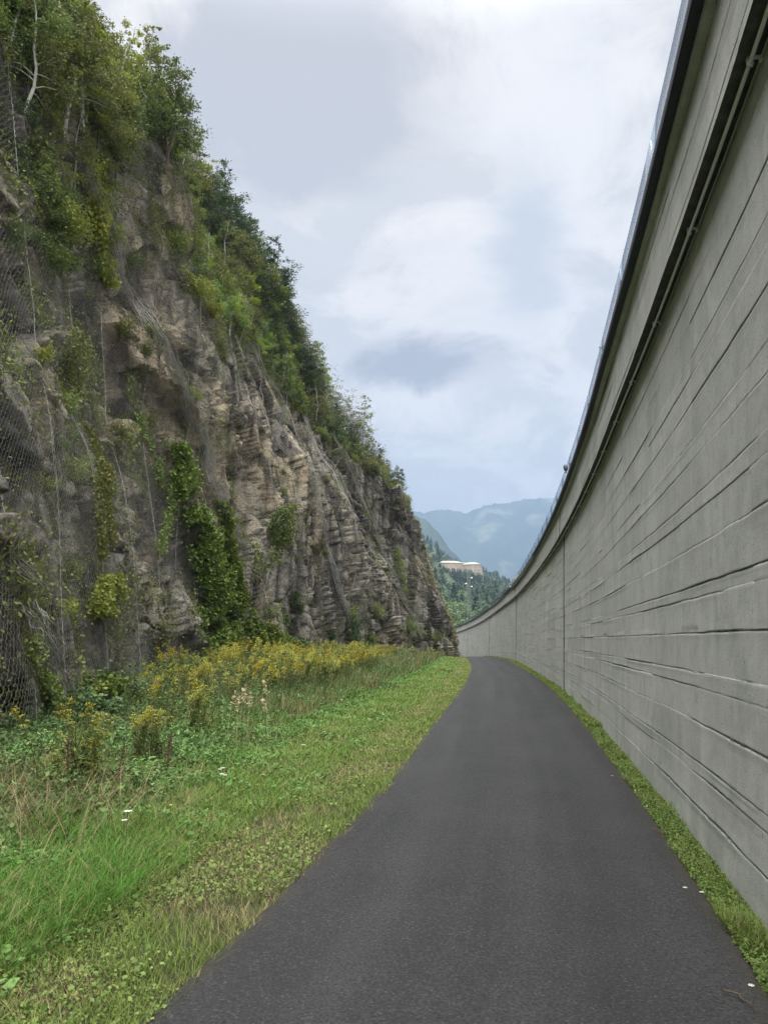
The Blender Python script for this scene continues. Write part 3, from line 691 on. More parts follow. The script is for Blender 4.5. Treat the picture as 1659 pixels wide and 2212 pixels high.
# ================================================================== PLANT PROTOTYPES
def tree_broad(name, hgt, leaf, nleaf, lsize, rg, spread=.32, bark=None, crown0=.25, lean=.1, sparse=1.0, droop=.3, twigs=True):
    """trunk with limbs; crown of leaf clusters; both parts children of an Empty at the base"""
    root = empty(name)
    tb = MB(); n = 9; t = np.linspace(0, 1, n)
    sway = np.cumsum(rg.normal(0, .03, (n, 2)), 0) * hgt * .5; sway += np.outer(t, rg.normal(0, lean, 2)) * hgt
    tr = np.stack([sway[:, 0], sway[:, 1], t * hgt * .95], 1); tr[0, 2] = -.4
    r0 = .012 * hgt + .015
    tb.tube(tr, r0 * (1 - t * .88), 6)
    cen = []; siz = []
    nb = int(16 * sparse) + 8
    for k in range(nb):
        q = crown0 + (1 - crown0) * (k + rg.random()) / nb; p0 = np.array([np.interp(q, t, tr[:, a]) for a in range(3)])
        az = rg.random() * 6.283; L = hgt * spread * (1.15 - q * .85) * rg.uniform(.6, 1.15); up = rg.uniform(.25, .8)
        d = np.array([math.cos(az), math.sin(az), up]); m = 5; tt = np.linspace(0, 1, m)[:, None]
        br = p0 + d * L * tt + np.array([0, 0, -droop * L]) * tt ** 2 + rg.normal(0, .03 * L, (m, 3)) * tt
        tb.tube(br, r0 * .35 * (1 - tt[:, 0] * .85) * (1.2 - q), 4)
        for s in range(4):
            qq = rg.uniform(.35, 1); p1 = br[0] + (br[-1] - br[0]) * qq + rg.normal(0, .02 * L, 3); dd = rg.normal(size=3) * .5 + d * .5; dd /= np.linalg.norm(dd)
            l2 = L * rg.uniform(.25, .5); p2 = p1 + dd * l2
            if twigs: tb.tube([p1, (p1 + p2) / 2 + rg.normal(0, .02 * L, 3), p2], [r0 * .12, r0 * .08, r0 * .03], 3)
            cen.append(p2); siz.append(l2 * .55); cen.append((p1 + p2) / 2); siz.append(l2 * .5)
        cen.append(br[-1]); siz.append(L * .22)
    cen = np.array(cen); siz = np.array(siz)
    k = rg.choice(len(cen), nleaf, p=siz ** 1.6 / (siz ** 1.6).sum())
    pts = cen[k] + rg.normal(size=(nleaf, 3)) * siz[k][:, None] * np.array([.62, .62, .42])
    V, F = leaves(pts, lsize * rg.uniform(.6, 1.3, nleaf), rg, .4, .62, .3)
    crnd = rg.random(len(cen))[k] * .6 + rg.random(nleaf) * .4
    tb.build('trunk', bark or M_BARK, root, True)
    link('crown', mesh('crown', V, F, {'rnd': np.repeat(crnd, 4)}, [leaf]), root)
    return root
def tree_pine(name, hgt, rg, leaf=None, nwh=15, spread=.26, dens=1.0):
    root = empty(name); tb = MB(); n = 8; t = np.linspace(0, 1, n)
    tr = np.stack([np.cumsum(rg.normal(0, .012, n)) * hgt, np.cumsum(rg.normal(0, .012, n)) * hgt, t * hgt], 1); tr[0, 2] = -.5
    r0 = .014 * hgt + .02; tb.tube(tr, r0 * (1 - t * .93), 6, cap=True)
    cen = []; dr = []; rad = []
    for w_ in range(nwh):
        q = .16 + .82 * (w_ + rg.random() * .6) / nwh
        for b_ in range(int(rg.integers(4, 7))):
            p0 = np.array([np.interp(q, t, tr[:, a]) for a in range(3)]); az = rg.random() * 6.283
            L = hgt * spread * (1.04 - q) ** .5 * rg.uniform(.55, 1.2)
            d = np.array([math.cos(az), math.sin(az), rg.uniform(-.05, .4)]); m = 5; tt = np.linspace(0, 1, m)[:, None]
            br = p0 + d * L * tt + np.array([0, 0, .14 * L]) * (tt ** 2 - tt)
            tb.tube(br, r0 * .25 * (1 - tt[:, 0] * .8), 3)
            for s in range(max(3, int(9 * dens * L / (hgt * .2)))):
                qq = rg.uniform(.2, 1.02); p1 = br[0] + (br[-1] - br[0]) * qq
                sd_ = np.cross(d, [0, 0, 1]) * rg.choice([-1, 1]) * rg.uniform(.3, 1) + d * .6 + np.array([0, 0, .25]); l2 = L * .34 * (1.1 - qq * .6)
                cen.append(p1 + sd_ * l2 * .6); dr.append(sd_ / np.linalg.norm(sd_)); rad.append(l2 * .55 + .04)
    cen = np.array(cen); dr = np.array(dr); rad = np.array(rad); npn = 16
    c = np.repeat(cen, npn, 0); d = np.repeat(dr, npn, 0); rr = np.repeat(rad, npn)
    c = c + d * (rg.uniform(-1, 1, len(c)) * rr)[:, None] + rg.normal(size=c.shape) * (rr * .22)[:, None]
    V, F = leaves(c, .17 * rg.uniform(.7, 1.4, len(c)), rg, .5, .22)
    tb.build('trunk', M_BARK, root, True)
    link('crown', mesh('crown', V, F, {'rnd': np.repeat(np.repeat(rg.random(len(cen)), npn) * .7 + rg.random(len(c)) * .3, 4)}, [leaf or L_PINE]), root)
    return root
def shrub(name, rad, hgt, leaf, nleaf, lsize, rg, stems=9):
    root = empty(name); tb = MB(); cen = []; siz = []
    for k in range(stems):
        az = rg.random() * 6.283; q = rg.uniform(.2, 1); tip = np.array([math.cos(az) * rad * q, math.sin(az) * rad * q, hgt * rg.uniform(.55, 1) * (1.1 - .4 * q)])
        p = [np.array([0, 0, -.15]), tip * np.array([.35, .35, .5]) + rg.normal(0, .05, 3), tip]
        tb.tube(p, [.022, .014, .005], 4)
        for s in range(4): cen.append(p[1] + (tip - p[1]) * rg.uniform(0, 1.05) + rg.normal(0, rad * .12, 3)); siz.append(rad * rg.uniform(.16, .34))
    cen = np.array(cen); siz = np.array(siz); k = rg.choice(len(cen), nleaf, p=siz ** 2 / (siz ** 2).sum())
    v = rg.normal(size=(nleaf, 3)); v /= np.linalg.norm(v, axis=1)[:, None]
    pts = cen[k] + v * (rg.random(nleaf) ** .45)[:, None] * siz[k][:, None] * 1.25
    V, F = leaves(pts, lsize * rg.uniform(.6, 1.35, nleaf), rg, .5, .65, .3)
    tb.build('stem', M_STEM, root)
    link('foliage', mesh('foliage', V, F, {'rnd': np.repeat(rg.random(len(cen))[k] * .5 + rg.random(nleaf) * .5, 4)}, [leaf]), root)
    return root
PR = {}
def G(i): return np.random.default_rng(100 + i)
def proto(key, fn, label_kind):
    PR[key] = [fn, label_kind, False]
protos = {
 'birch': [tree_broad('birch_tree', 5.0, L_LIGHT, 2600, .105, G(1), .25, M_BIRCH, .28, .10, 1.0, .55), tree_broad('birch_tree', 6.0, L_LIGHT, 2900, .105, G(2), .22, M_BIRCH, .30, .08, 1.1, .5), tree_broad('birch_tree', 4.2, L_OLIVE, 2200, .10, G(3), .27, M_BIRCH, .2, .12, 1.0, .5)],
 'lime': [tree_broad('young_tree', 5.2, L_LIME, 3000, .12, G(4), .26, M_BIRCH, .15, .10, 1.1, .2), tree_broad('young_tree', 4.4, L_LIME, 2600, .12, G(5), .30, M_BARK, .12, .10, 1.1, .2)],
 'mid': [tree_broad('alder_tree', 5.5, L_MID, 3600, .125, G(6), .30, M_BARK, .12, .08, 1.3, .2), tree_broad('alder_tree', 4.6, L_MID, 3200, .12, G(7), .34, M_BARK, .10, .10, 1.2, .25), tree_broad('alder_tree', 5.0, L_OLIVE, 3200, .12, G(8), .32, M_BARK, .10, .10, 1.2, .25)],
 'dark': [tree_broad('ash_tree', 5.4, L_DARK, 3600, .13, G(9), .32, M_BARK, .10, .08, 1.3, .2), tree_broad('ash_tree', 6.2, L_DARK, 3800, .13, G(10), .29, M_BARK, .12, .08, 1.3, .2)],
 'pine': [tree_pine('pine_tree', 8.0, G(11), None, 14, .36, 1.3), tree_pine('pine_tree', 9.5, G(12), None, 16, .30, 1.3), tree_pine('pine_tree', 7.0, G(13), None, 12, .42, 1.3)],
 'bare': [tree_broad('sparse_tree', 5.5, L_GREY, 700, .10, G(14), .26, M_BIRCH, .2, .1, 1.6, .3), tree_broad('sparse_tree', 4.6, L_GREY, 550, .10, G(15), .3, M_BIRCH, .2, .1, 1.6, .25)],
 'bush': [shrub('shrub', .9, 1.5, L_MID, 1500, .095, G(16)), shrub('shrub', 1.1, 1.2, L_OLIVE, 1500, .09, G(17)), shrub('shrub', .8, 1.8, L_DARK, 1600, .10, G(18)), shrub('shrub', .9, 1.3, L_LIGHT, 1500, .09, G(19))],
}
KINDW = {'birch': ('pale-trunked birch', 'birch', 'birches'), 'lime': ('lime green young tree', 'tree', 'lime green young trees'), 'mid': ('bushy green alder', 'tree', 'alders'),
 'dark': ('dark green ash', 'tree', 'dark ashes'), 'pine': ('dark pine', 'pine tree', 'pines'), 'bare': ('sparse grey-green tree', 'tree', 'sparse trees'), 'bush': ('leafy shrub', 'shrub', 'shrubs')}
used_p = set(); REG = []
def plant(kind, p, h, rg, region, var=None, tilt=None):
    L = protos[kind]; k = int(rg.integers(len(L))) if var is None else var; src = L[k]
    o = src if (kind, k) not in used_p else copy_tree(src); used_p.add((kind, k))
    h0 = max((ch.dimensions.z if ch.dimensions.z else 0) for ch in src.children); h0 = PH[(kind, k)]
    s = h / h0; o.location = Vector([float(a) for a in p]); o.scale = (s * rg.uniform(.85, 1.15),) * 2 + (s,)
    tl = tilt if tilt is not None else (rg.normal(0, .06), rg.normal(.0, .06)); o.rotation_euler = (tl[0], tl[1], rg.random() * 6.283)
    REG.append((o, kind, region)); return o
PH = {}
for kk, L in protos.items():
    for i, o in enumerate(L):
        z = 0
        for ch in o.children:
            co = np.empty(len(ch.data.vertices) * 3, np.float32); ch.data.vertices.foreach_get('co', co); z = max(z, float(np.percentile(co.reshape(-1, 3)[:, 2], 99.5)))
        PH[(kk, i)] = z
# ------------------------------------------------------------------ trees of the slope: (pixel region, kinds, count, height range)
rg = np.random.default_rng(31)
def inpoly(x, y, poly):
    c = False; n = len(poly); j = n - 1
    for i in range(n):
        xi, yi = poly[i]; xj, yj = poly[j]
        if (yi > y) != (yj > y) and x < (xj - xi) * (y - yi) / (yj - yi) + xi: c = not c
        j = i
    return c
def st_poly(poly):
    q = []
    for (u, v) in poly:
        s = st_at(u, v)
        if s is not None: q.append(s)
    return q
def scatter(poly, n, rg, mind=0):
    """area-uniform points on the slope inside the patch whose corners are given; returns list of (i,j)"""
    q = st_poly(poly); out = []
    if len(q) < 3: return out
    a = np.array(q); lo = a.min(0); hi = a.max(0); tries = 0
    while len(out) < n and tries < n * 40:
        tries += 1; i = rg.uniform(lo[0], hi[0]); j = rg.uniform(lo[1], hi[1])
        if not inpoly(i, j, q): continue
        p = surf(i, j)
        if mind and any(np.linalg.norm(p - o_[2]) < mind for o_ in out): continue
        out.append((i, j, p))
    return out
def trees(poly, kinds, n, h0, h1, region, mind=.8):
    for (i, j, p) in scatter(poly, n, rg, mind):
        k = kinds[int(rg.integers(len(kinds)))]
        plant(k, p - np.array([0, 0, .15]), rg.uniform(h0, h1) , rg, region)
# ridge line: trees standing along the upper edge of the slope (parameter s at t about 2)
def ridge(sa, sb, n, kinds, h0, h1, region, ta=1.75, tb_=2.05):
    for k in range(n):
        s = sa + (sb - sa) * (k + rg.random()) / n; t = rg.uniform(ta, tb_)
        i = np.interp(s, sv_, np.arange(NSS)); j = np.interp(t, tv, np.arange(len(tv)))
        plant(kinds[int(rg.integers(len(kinds)))], surf(i, j) - np.array([0, 0, .2]), rg.uniform(h0, h1), rg, region)
ridge(2.4, 4.2, 30, ['mid', 'dark', 'birch', 'mid', 'birch'], 3.6, 5.6, 'on the skyline at the top of the slope')
ridge(4.2, 6.1, 36, ['mid', 'birch', 'mid', 'bare', 'dark'], 3.2, 4.6, 'on the skyline at the top of the slope')
ridge(5.9, 7.5, 24, ['pine', 'mid', 'pine', 'dark'], 4.2, 5.8, 'on the skyline above the middle of the cliff', 1.55, 2.08)
ridge(7.3, 8.5, 20, ['mid', 'dark', 'bare'], 3.6, 5.4, 'on the skyline below the pines')
ridge(7.0, 8.4, 26, ['mid', 'birch', 'lime', 'mid'], 2.4, 3.8, 'on the rim below the skyline trees', 1.02, 1.55)
ridge(8.4, 10.2, 26, ['mid', 'birch', 'mid', 'dark'], 2.0, 3.4, 'on the rim of the far rock face', 1.0, 1.7)
ridge(8.3, 9.6, 18, ['bare', 'mid', 'bare'], 3.4, 5.0, 'on the skyline beside the bare twigs', 1.8, 2.1)
ridge(7.9, 9.9, 16, ['bare', 'birch', 'bare'], 4.2, 5.8, 'reaching highest along the right skyline', 1.7, 2.05)
ridge(9.4, 10.9, 15, ['dark', 'mid', 'bare'], 1.8, 3.2, 'on the skyline near the rock nose', 1.5, 2.1)
trees([(0, 0), (170, 0), (330, 170), (260, 330), (120, 300), (0, 260)], ['mid', 'birch', 'lime', 'birch', 'birch'], 52, 3.0, 5.2, 'on the slope at the very top left')
trees([(260, 90), (400, 300), (480, 420), (440, 460), (330, 360), (230, 250)], ['mid', 'lime', 'birch', 'mid'], 42, 3.0, 4.8, 'on the slope under the skyline')
trees([(130, 240), (260, 260), (250, 420), (190, 480), (130, 380)], ['birch', 'birch', 'mid'], 14, 2.2, 3.8, 'over the bare rock at upper left')
trees([(370, 400), (470, 450), (560, 640), (520, 700), (420, 600)], ['lime', 'birch', 'mid', 'lime'], 26, 2.6, 4.2, 'on the slope beside the tan rock patch')
trees([(460, 640), (600, 640), (690, 790), (640, 830), (540, 760), (440, 720)], ['mid', 'birch', 'mid', 'lime'], 40, 2.6, 4.2, 'on the slope below the pines')
trees([(640, 800), (720, 800), (810, 960), (760, 950), (660, 900)], ['mid', 'birch', 'birch', 'mid'], 30, 2.4, 3.8, 'above the lower rock face')
trees([(0, 280), (110, 290), (120, 560), (0, 560)], ['dark', 'mid', 'dark'], 14, 1.6, 2.8, 'on the shaded rock at far left')
def bushes(poly, n, h0, h1, region, var=None, mind=.4):
    for (i, j, p) in scatter(poly, n, rg, mind):
        plant('bush', p - np.array([0, 0, .1]), rg.uniform(h0, h1), rg, region, None if var is None else var[int(rg.integers(len(var)))])
bushes([(0, 300), (240, 330), (330, 600), (200, 640), (0, 560)], 22, .8, 1.6, 'on the upper left rock')
bushes([(280, 480), (560, 640), (640, 850), (520, 840), (400, 700), (300, 600)], 26, .8, 1.7, 'on the green slope above the stained rock face')
bushes([(560, 760), (780, 960), (860, 1060), (780, 1010), (620, 870)], 20, .6, 1.3, 'along the rim of the far rock face')
bushes([(0, 560), (330, 700), (390, 900), (340, 1200), (60, 1000), (0, 900)], 26, .4, .9, 'scattered on the near netted rock', [1, 3, 0])
bushes([(560, 1000), (800, 1050), (900, 1200), (900, 1330), (640, 1330)], 18, .4, .9, 'scattered on the far rock face', [1, 3, 0])
bushes([(100, 860), (220, 900), (220, 1130), (120, 1180)], 5, .5, 1.0, 'behind the netting on the near rock', [1, 3])
bushes([(90, 1280), (250, 1230), (260, 1330), (100, 1380)], 7, .5, .9, 'behind the netting low on the near rock', [0, 3])
bushes([(380, 1330), (620, 1350), (640, 1430), (430, 1450)], 12, .7, 1.4, 'at the foot of the buttress', [0, 3, 2])
bushes([(620, 1360), (800, 1360), (860, 1420), (640, 1440)], 9, .8, 1.5, 'at the cliff foot behind the goldenrod', [2, 0])
bushes([(880, 1290), (970, 1320), (985, 1410), (890, 1400)], 9, .7, 1.5, 'on the rock nose by the path bend', [0, 2, 1])
for (u, v, h, k) in ((600, 1190, 3.0, 2), (555, 1260, 2.2, 0), (640, 1330, 1.8, 2), (745, 1330, 1.3, 3), (850, 1235, 1.3, 3), (800, 1340, 1.3, 3), (690, 1190, 1.2, 1), (880, 1370, 1.6, 0), (330, 800, 1.2, 1), (905, 1190, .8, 2)):
    s = st_at(u, v)
    if s: plant('bush', surf(*s) - np.array([0, 0, .1]), h, rg, 'growing from a crack in the far rock face', k)
for kk, L in protos.items():
    for i, o in enumerate(L):
        if (kk, i) not in used_p: raise RuntimeError('unused proto')

# ------------------------------------------------------------------ low growth on the rock itself (uncountable)
rg = np.random.default_rng(77)
def surf_cover(name, n, cond, size, mat, off, label, cat, aspect=.6, droop=.6, seed=0, clump=6, cr=.14):
    i = rg.uniform(0, NSS - 2, n * 3); j = rg.uniform(15, np.interp(2.05, tv, np.arange(len(tv))), n * 3)
    p = surf(i, j); s_ = np.interp(i, np.arange(NSS), sv_); t_ = np.interp(j, np.arange(len(tv)), tv)
    pr_ = cond(s_, t_, p); keep = rg.random(len(i)) < pr_; i, j, p = i[keep][:n], j[keep][:n], p[keep][:n]
    nn = surf(i, j, 1.0) - p
    p = np.repeat(p, clump, 0) + rg.normal(size=(len(p) * clump, 3)) * cr + np.repeat(nn, clump, 0) * np.abs(rg.normal(0, off, len(p) * clump))[:, None]
    V, F = leaves(p, size * rg.uniform(.5, 1.4, len(p)), rg, .3, aspect, droop)
    o = link(name, mesh(name, V, F, {'rnd': np.repeat(np.repeat(rg.random(len(i)), clump) * .5 + rg.random(len(p)) * .5, 4)}, [mat]))
    tag(o, label, cat, None, 'stuff'); return o
def c_low(s, t, p):
    m = sstep(.02, .35, fbm(p[:, 1] * .30 + p[:, 0] * .2, p[:, 2] * .38, 4, 81))
    return np.clip(m * .9 * (.55 + .45 * sstep(.0, .9, t)) + .16 * (1 - sstep(4.6, 5.0, s)) + sstep(1.0, 1.2, t) * .45, 0, 1)
surf_cover('rock_plants', 62000, c_low, .080, L_OLIVE, .10, 'olive and brownish low plants clinging all over the rock face', 'ground cover')
surf_cover('rock_plants', 34000, lambda s, t, p: np.clip(sstep(.1, .4, fbm(p[:, 1] * .35 + 9, p[:, 2] * .4, 4, 82)) * .5 + sstep(1.0, 1.25, t) * .6, 0, 1), .10, L_MID, .12, 'mid green weeds tufting the ledges and the upper slope', 'ground cover')
surf_cover('dry_tufts', 16000, lambda s, t, p: np.clip(sstep(.05, .4, fbm(p[:, 1] * .4 + 5, p[:, 2] * .35 + 4, 4, 83)) * .7, 0, 1), .22, M_STEM, .06, 'brown dry stems and roots hanging on the rock', 'dry growth', .07, 2.0, clump=5, cr=.12)

Dl = big + .42 * face; Dl = (Dl + np.maximum(0, np.maximum(disp * face - .42 * face, 0)) * .8)
for _ in range(10):
    Dl[2:-2] = (Dl[:-4] + Dl[2:-2] * 1 + Dl[4:]) / 3; Dl[:, 3:-3] = (Dl[:, :-6] + Dl[:, 3:-3] + Dl[:, 6:]) / 3
NP = B + N * Dl[..., None]
def netsurf(i, j):
    i = np.clip(i, 0, NSS - 1.001); j = np.clip(j, 0, len(tv) - 1.001); i0 = i.astype(int); j0 = j.astype(int); a = (i - i0)[..., None]; b_ = (j - j0)[..., None]
    return (NP[i0, j0] * (1 - a) + NP[i0 + 1, j0] * a) * (1 - b_) + (NP[i0, j0 + 1] * (1 - a) + NP[i0 + 1, j0 + 1] * a) * b_
i_al = lambda a: np.interp(a, al, np.arange(NSS))
# ------------------------------------------------------------------ climbing vines, draped over the buttress edge
def vine_strip(path, n, label, size=.14, thick=.25, mat=L_VINE, rag=.68):
    """vine hanging along a line down the rock; path = (u, v, half width in metres)"""
    q = [(st_at(u, v), w_) for u, v, w_ in path]; q = [(a, w_) for a, w_ in q if a]; qi = np.array([a[0] for a, _ in q]); qj = np.array([a[1] for a, _ in q]); qw = np.array([w_ for _, w_ in q])
    o_ = np.argsort(qj); qi, qj, qw = qi[o_], qj[o_], qw[o_]
    N_ = n * 4; j = rg.uniform(qj[0], qj[-1], N_); wj = np.interp(j, qj, qw); ic = np.interp(j, qj, qi); m = rg.random(N_) < wj / qw.max(); j, wj, ic = j[m], wj[m], ic[m]
    dx = rg.normal(0, .72, len(j)) * wj + fbm(j * .05, j * 0, 3, 5) * .35; ca = np.interp(ic, np.arange(NSS), al) + dx; i = i_al(ca)
    cl = vn2(ca * 2.1, H[np.clip(i.astype(int), 0, NSS - 1), j.astype(int)] * 1.6, 7) * .6 + vn2(ca * .9, j * .05, 6) * .5; m = cl + rg.random(len(j)) * .35 > .35 + rag * .45; i, j, cl, ca = i[m][:n], j[m][:n], cl[m][:n], ca[m][:n]
    p = netsurf(i, j); nn = surf(i, j, 1.0) - surf(i, j); p = p + nn * (rg.random(len(p)) * thick * (.3 + 1.2 * cl))[:, None] + rg.normal(0, .04, p.shape)
    V, F = leaves(p, size * rg.uniform(.45, 1.3, len(p)), rg, .35, .85, 1.3)
    root = empty('climbing_vine', tuple(p[np.argmin(p[:, 2])].tolist())); inv = Matrix.Translation(-Vector(root.location))
    o = link('foliage', mesh('foliage', V, F, {'rnd': np.repeat(np.clip(cl * .6 + rg.random(len(p)) * .5 - .1, 0, 1), 4)}, [mat]), root); o.matrix_parent_inverse = inv
    mb = MB()
    for k in range(10):
        m_ = 30; jj = np.linspace(qj[0] - 4, qj[-1] + 6, m_); ii = i_al(np.interp(np.interp(jj, qj, qi), np.arange(NSS), al) + rg.normal(0, .4) * np.interp(jj, qj, qw) + np.cumsum(rg.normal(0, .05, m_))); mb.tube(netsurf(ii, np.clip(jj, 3, None)) + .02, .008, 3)
    o = mb.build('stem', M_STEM, root); o.matrix_parent_inverse = inv
    return tag(root, label, 'climbing vine', 'vines on the cliff')
vine_strip([(362, 960, .25), (385, 1050, .45), (400, 1130, .55), (415, 1220, .7), (430, 1310, .85), (445, 1380, 1.1), (462, 1450, 1.5)], 17000, 'long green vine hanging down the buttress edge to the ground', .14, .5)
vine_strip([(458, 1090, .10), (470, 1170, .16), (490, 1240, .35), (515, 1310, .6), (545, 1380, 1.1), (570, 1430, 1.5)], 11000, 'brighter vine strip just right of the long hanging vine', .15, .4)
vine_strip([(600, 1330, .5), (620, 1380, .8), (640, 1425, 1.0)], 3000, 'low leafy vine right of the two long vines', .15, .4)
vine_strip([(160, 920, .2), (165, 1000, .5), (172, 1080, .6), (175, 1150, .5), (160, 1210, .3)], 3600, 'thin olive vine trapped under netting on the near rock', .09, .12, L_OLIVE, .7)
vine_strip([(175, 1255, .35), (170, 1300, .6), (160, 1340, .5)], 2200, 'yellow-green leafy patch low on the netted rock', .10, .4, L_LIGHT, .6)
vine_strip([(20, 1390, .15), (35, 1450, .3), (45, 1530, .35), (55, 1600, .4)], 1300, 'scraggy vine with round leaves at the lower left corner of the rock', .08, .25, L_LIGHT, .6)
vine_strip([(190, 340, .3), (195, 430, .4), (200, 520, .4), (225, 620, .25)], 2600, 'yellowish vine running down the upper rock edge', .12, .4, L_LIGHT, .6)
vine_strip([(235, 800, .2), (250, 900, .3), (300, 1000, .4), (330, 1100, .4), (340, 1200, .4)], 2600, 'sparse dark vine threading the netted rock left of the long vine', .10, .15, L_MID, .8)
vine_strip([(608, 1100, .5), (612, 1150, .9), (608, 1190, .8)], 2200, 'dark round vine clump on the recessed rock face', .14, .6, L_MID, .2)
vine_strip([(850, 1180, .2), (862, 1240, .35), (868, 1290, .3)], 700, 'small green vine streak on the far rock face', .14, .3, L_LIGHT)
vine_strip([(735, 1330, .3), (750, 1370, .5), (760, 1410, .6)], 1000, 'small green vine low in the middle of the far face', .14, .3, L_VINE)

# ------------------------------------------------------------------ wire netting over the near rock
rg = np.random.default_rng(5)
def prisms(Pa, Pb, r):
    """thin 3-sided wires between point arrays"""
    d = Pb - Pa; d /= np.linalg.norm(d, axis=1)[:, None] + 1e-9; u = np.cross(d, [0.3, .8, .1]); u /= np.linalg.norm(u, axis=1)[:, None] + 1e-9; w_ = np.cross(d, u)
    an = [0, 2.094, 4.189]; o_ = [u * math.cos(a) * r + w_ * math.sin(a) * r for a in an]
    V = np.stack([Pa + o_[0], Pa + o_[1], Pa + o_[2], Pb + o_[0], Pb + o_[1], Pb + o_[2]], 1).reshape(-1, 3); k = np.arange(len(Pa))[:, None] * 6
    return V, np.concatenate([k + np.array([0, 1, 4, 3]), k + np.array([1, 2, 5, 4]), k + np.array([2, 0, 3, 5])])
a0 = float(np.interp(1.55, sv_, al)); s_end = 4.75; a1 = float(np.interp(s_end, sv_, al)); PW = 3.0
ordn = ['first', 'second', 'third', 'fourth', 'fifth', 'sixth', 'seventh', 'eighth', 'ninth', 'tenth', 'eleventh', 'twelfth', 'thirteenth', 'fourteenth', 'fifteenth', 'sixteenth', 'seventeenth', 'eighteenth', 'nineteenth', 'twentieth']
k = 0
np_ = int((a1 - a0) / PW)
for k in range(np_):
    aa = a0 + k * PW; root = empty('rockfall_net', tuple(surf(float(i_al(aa + 1.5)), 24.0).tolist())); inv = Matrix.Translation(-Vector(root.location))
    tag(root, f'hexagonal wire netting strip over the near rock, {ordn[k]} from the left', 'wire netting', 'netting strips over the near rock')
    cw = .068 if k < 6 else .088; chh = cw * 1.45; wr = .0021 if k < 6 else .0026
    ns_ = int(PW / cw); zmax = 17.5; nz = int(zmax / (chh / 2))
    zz_ = np.linspace(.3, zmax, nz)
    ac = aa + 1.5; jj = j_of_z(np.full(1, i_al(ac)), np.array([.3]))
    jz = np.interp(zz_ , H[int(i_al(ac))], np.arange(len(tv)))
    zig = np.array([-.5, -.5, .5, .5])[np.arange(nz) % 4] * cw
    Pa = []; Pb = []
    for q in range(ns_):
        wob = fbm(zz_ * .8, zz_ * 0 + q * .02 + k, 2, 90) * .12
        ap = aa + q * cw + (zig if q % 2 == 0 else -zig) + wob
        pt_ = netsurf(i_al(ap), jz) ; pt_ = pt_ + rg.normal(0, .004, pt_.shape)
        Pa.append(pt_[:-1]); Pb.append(pt_[1:])
    V, F = prisms(np.concatenate(Pa), np.concatenate(Pb), wr)
    o = link('wire_mesh', mesh('wire_mesh', V, F, None, [M_WIRE]), root); o.matrix_parent_inverse = inv
    mb = MB()
    for q in range(2):
        wob = fbm(zz_ * .5, zz_ * 0 + q + k * 3, 3, 93) * .10; pc = netsurf(i_al(aa + q * .035 + wob), jz) + rg.normal(0, .006, (nz, 3)); mb.tube(pc, .0042, 4)
    o = mb.build('seam_cable', M_CABLE, root); o.matrix_parent_inverse = inv
# gathered net and ropes hanging along the buttress edge and on the far faces
def rope(px, label, n=7, r=.006, spread=.10, group='net folds and ropes on the cliff', off=.5):
    if 'thin cables' not in group: n = int(n * 1.7); r = r * 1.25
    q = [st_at(u, v) for u, v in px]; q = np.array([a for a in q if a]); m = 60
    tt = np.linspace(0, len(q) - 1, m); ii = np.interp(tt, np.arange(len(q)), q[:, 0]); jj = np.interp(tt, np.arange(len(q)), q[:, 1])
    Pm = surf(ii, jj, off); 
    for _ in range(6): Pm[1:-1] = (Pm[:-2] + Pm[1:-1] + Pm[2:]) / 3
    mb = MB()
    for a in range(n):
        o_ = rg.normal(0, spread, 3)[None, :] * (.5 + .8 * vn2(tt * .7, tt * 0 + a, 12))[:, None]; w_ = np.stack([fbm(tt * 1.7, tt * 0 + a * 3 + c_, 3, 14) for c_ in range(3)], 1) * spread
        mb.tube(Pm + o_ + w_, r, 3)
    o = mb.build('net_rope', M_CABLE); tag(o, label, 'net rope', group)
    o.data.transform(Matrix.Translation(-Vector(Pm[-1].tolist()))); o.location = Pm[-1].tolist()
rope([(150, 370), (190, 440), (235, 560), (270, 650), (300, 720), (345, 800), (385, 880), (415, 960), (440, 1050), (458, 1110)], 'long pale bundle of gathered netting down the buttress edge', 14, .007, .16)
rope([(300, 720), (345, 810), (390, 900), (420, 980), (432, 1040)], 'shorter frayed net bundle beside the tan rock corner', 8, .006, .10)
rope([(590, 890), (640, 1020), (675, 1110), (705, 1190), (735, 1290), (760, 1370), (785, 1440)], 'pale net fold crossing the middle of the far rock face', 8, .009, .16)
rope([(640, 900), (700, 1000), (730, 1080), (760, 1200), (800, 1340)], 'thin net fold right of the pale one on the far face', 5, .008, .14)
rope([(700, 930), (760, 1050), (800, 1150), (850, 1260), (900, 1380)], 'faint net fold towards the rock nose', 4, .009, .15)
rope([(0, 1330), (40, 1400), (75, 1480), (95, 1540), (108, 1600)], 'tangled net edge at the lower left corner', 16, .006, .14)
rope([(0, 1160), (30, 1260), (60, 1370), (90, 1440)], 'loose net rope above the lower left corner', 5, .005, .08)
rope([(480, 640), (540, 760), (590, 860), (640, 940)], 'thin net fold on the green slope', 3, .009, .12)
rope([(445, 1050), (480, 1150), (520, 1240), (560, 1330)], 'net rope between the two hanging vines', 5, .007, .10)
for k, (u, v0, v1) in enumerate(((500, 850, 1130), (552, 830, 1080), (610, 930, 1250), (665, 960, 1300), (720, 1000, 1330), (770, 1040, 1370), (820, 1060, 1390), (865, 1120, 1380))):
    rope([(u + (v - v0) * .12, v) for v in np.linspace(v0, v1, 8)], f'thin vertical net cable on the far rock face, {ordn[k]} from the left', 2, .007, .05, 'thin cables on the far rock face')
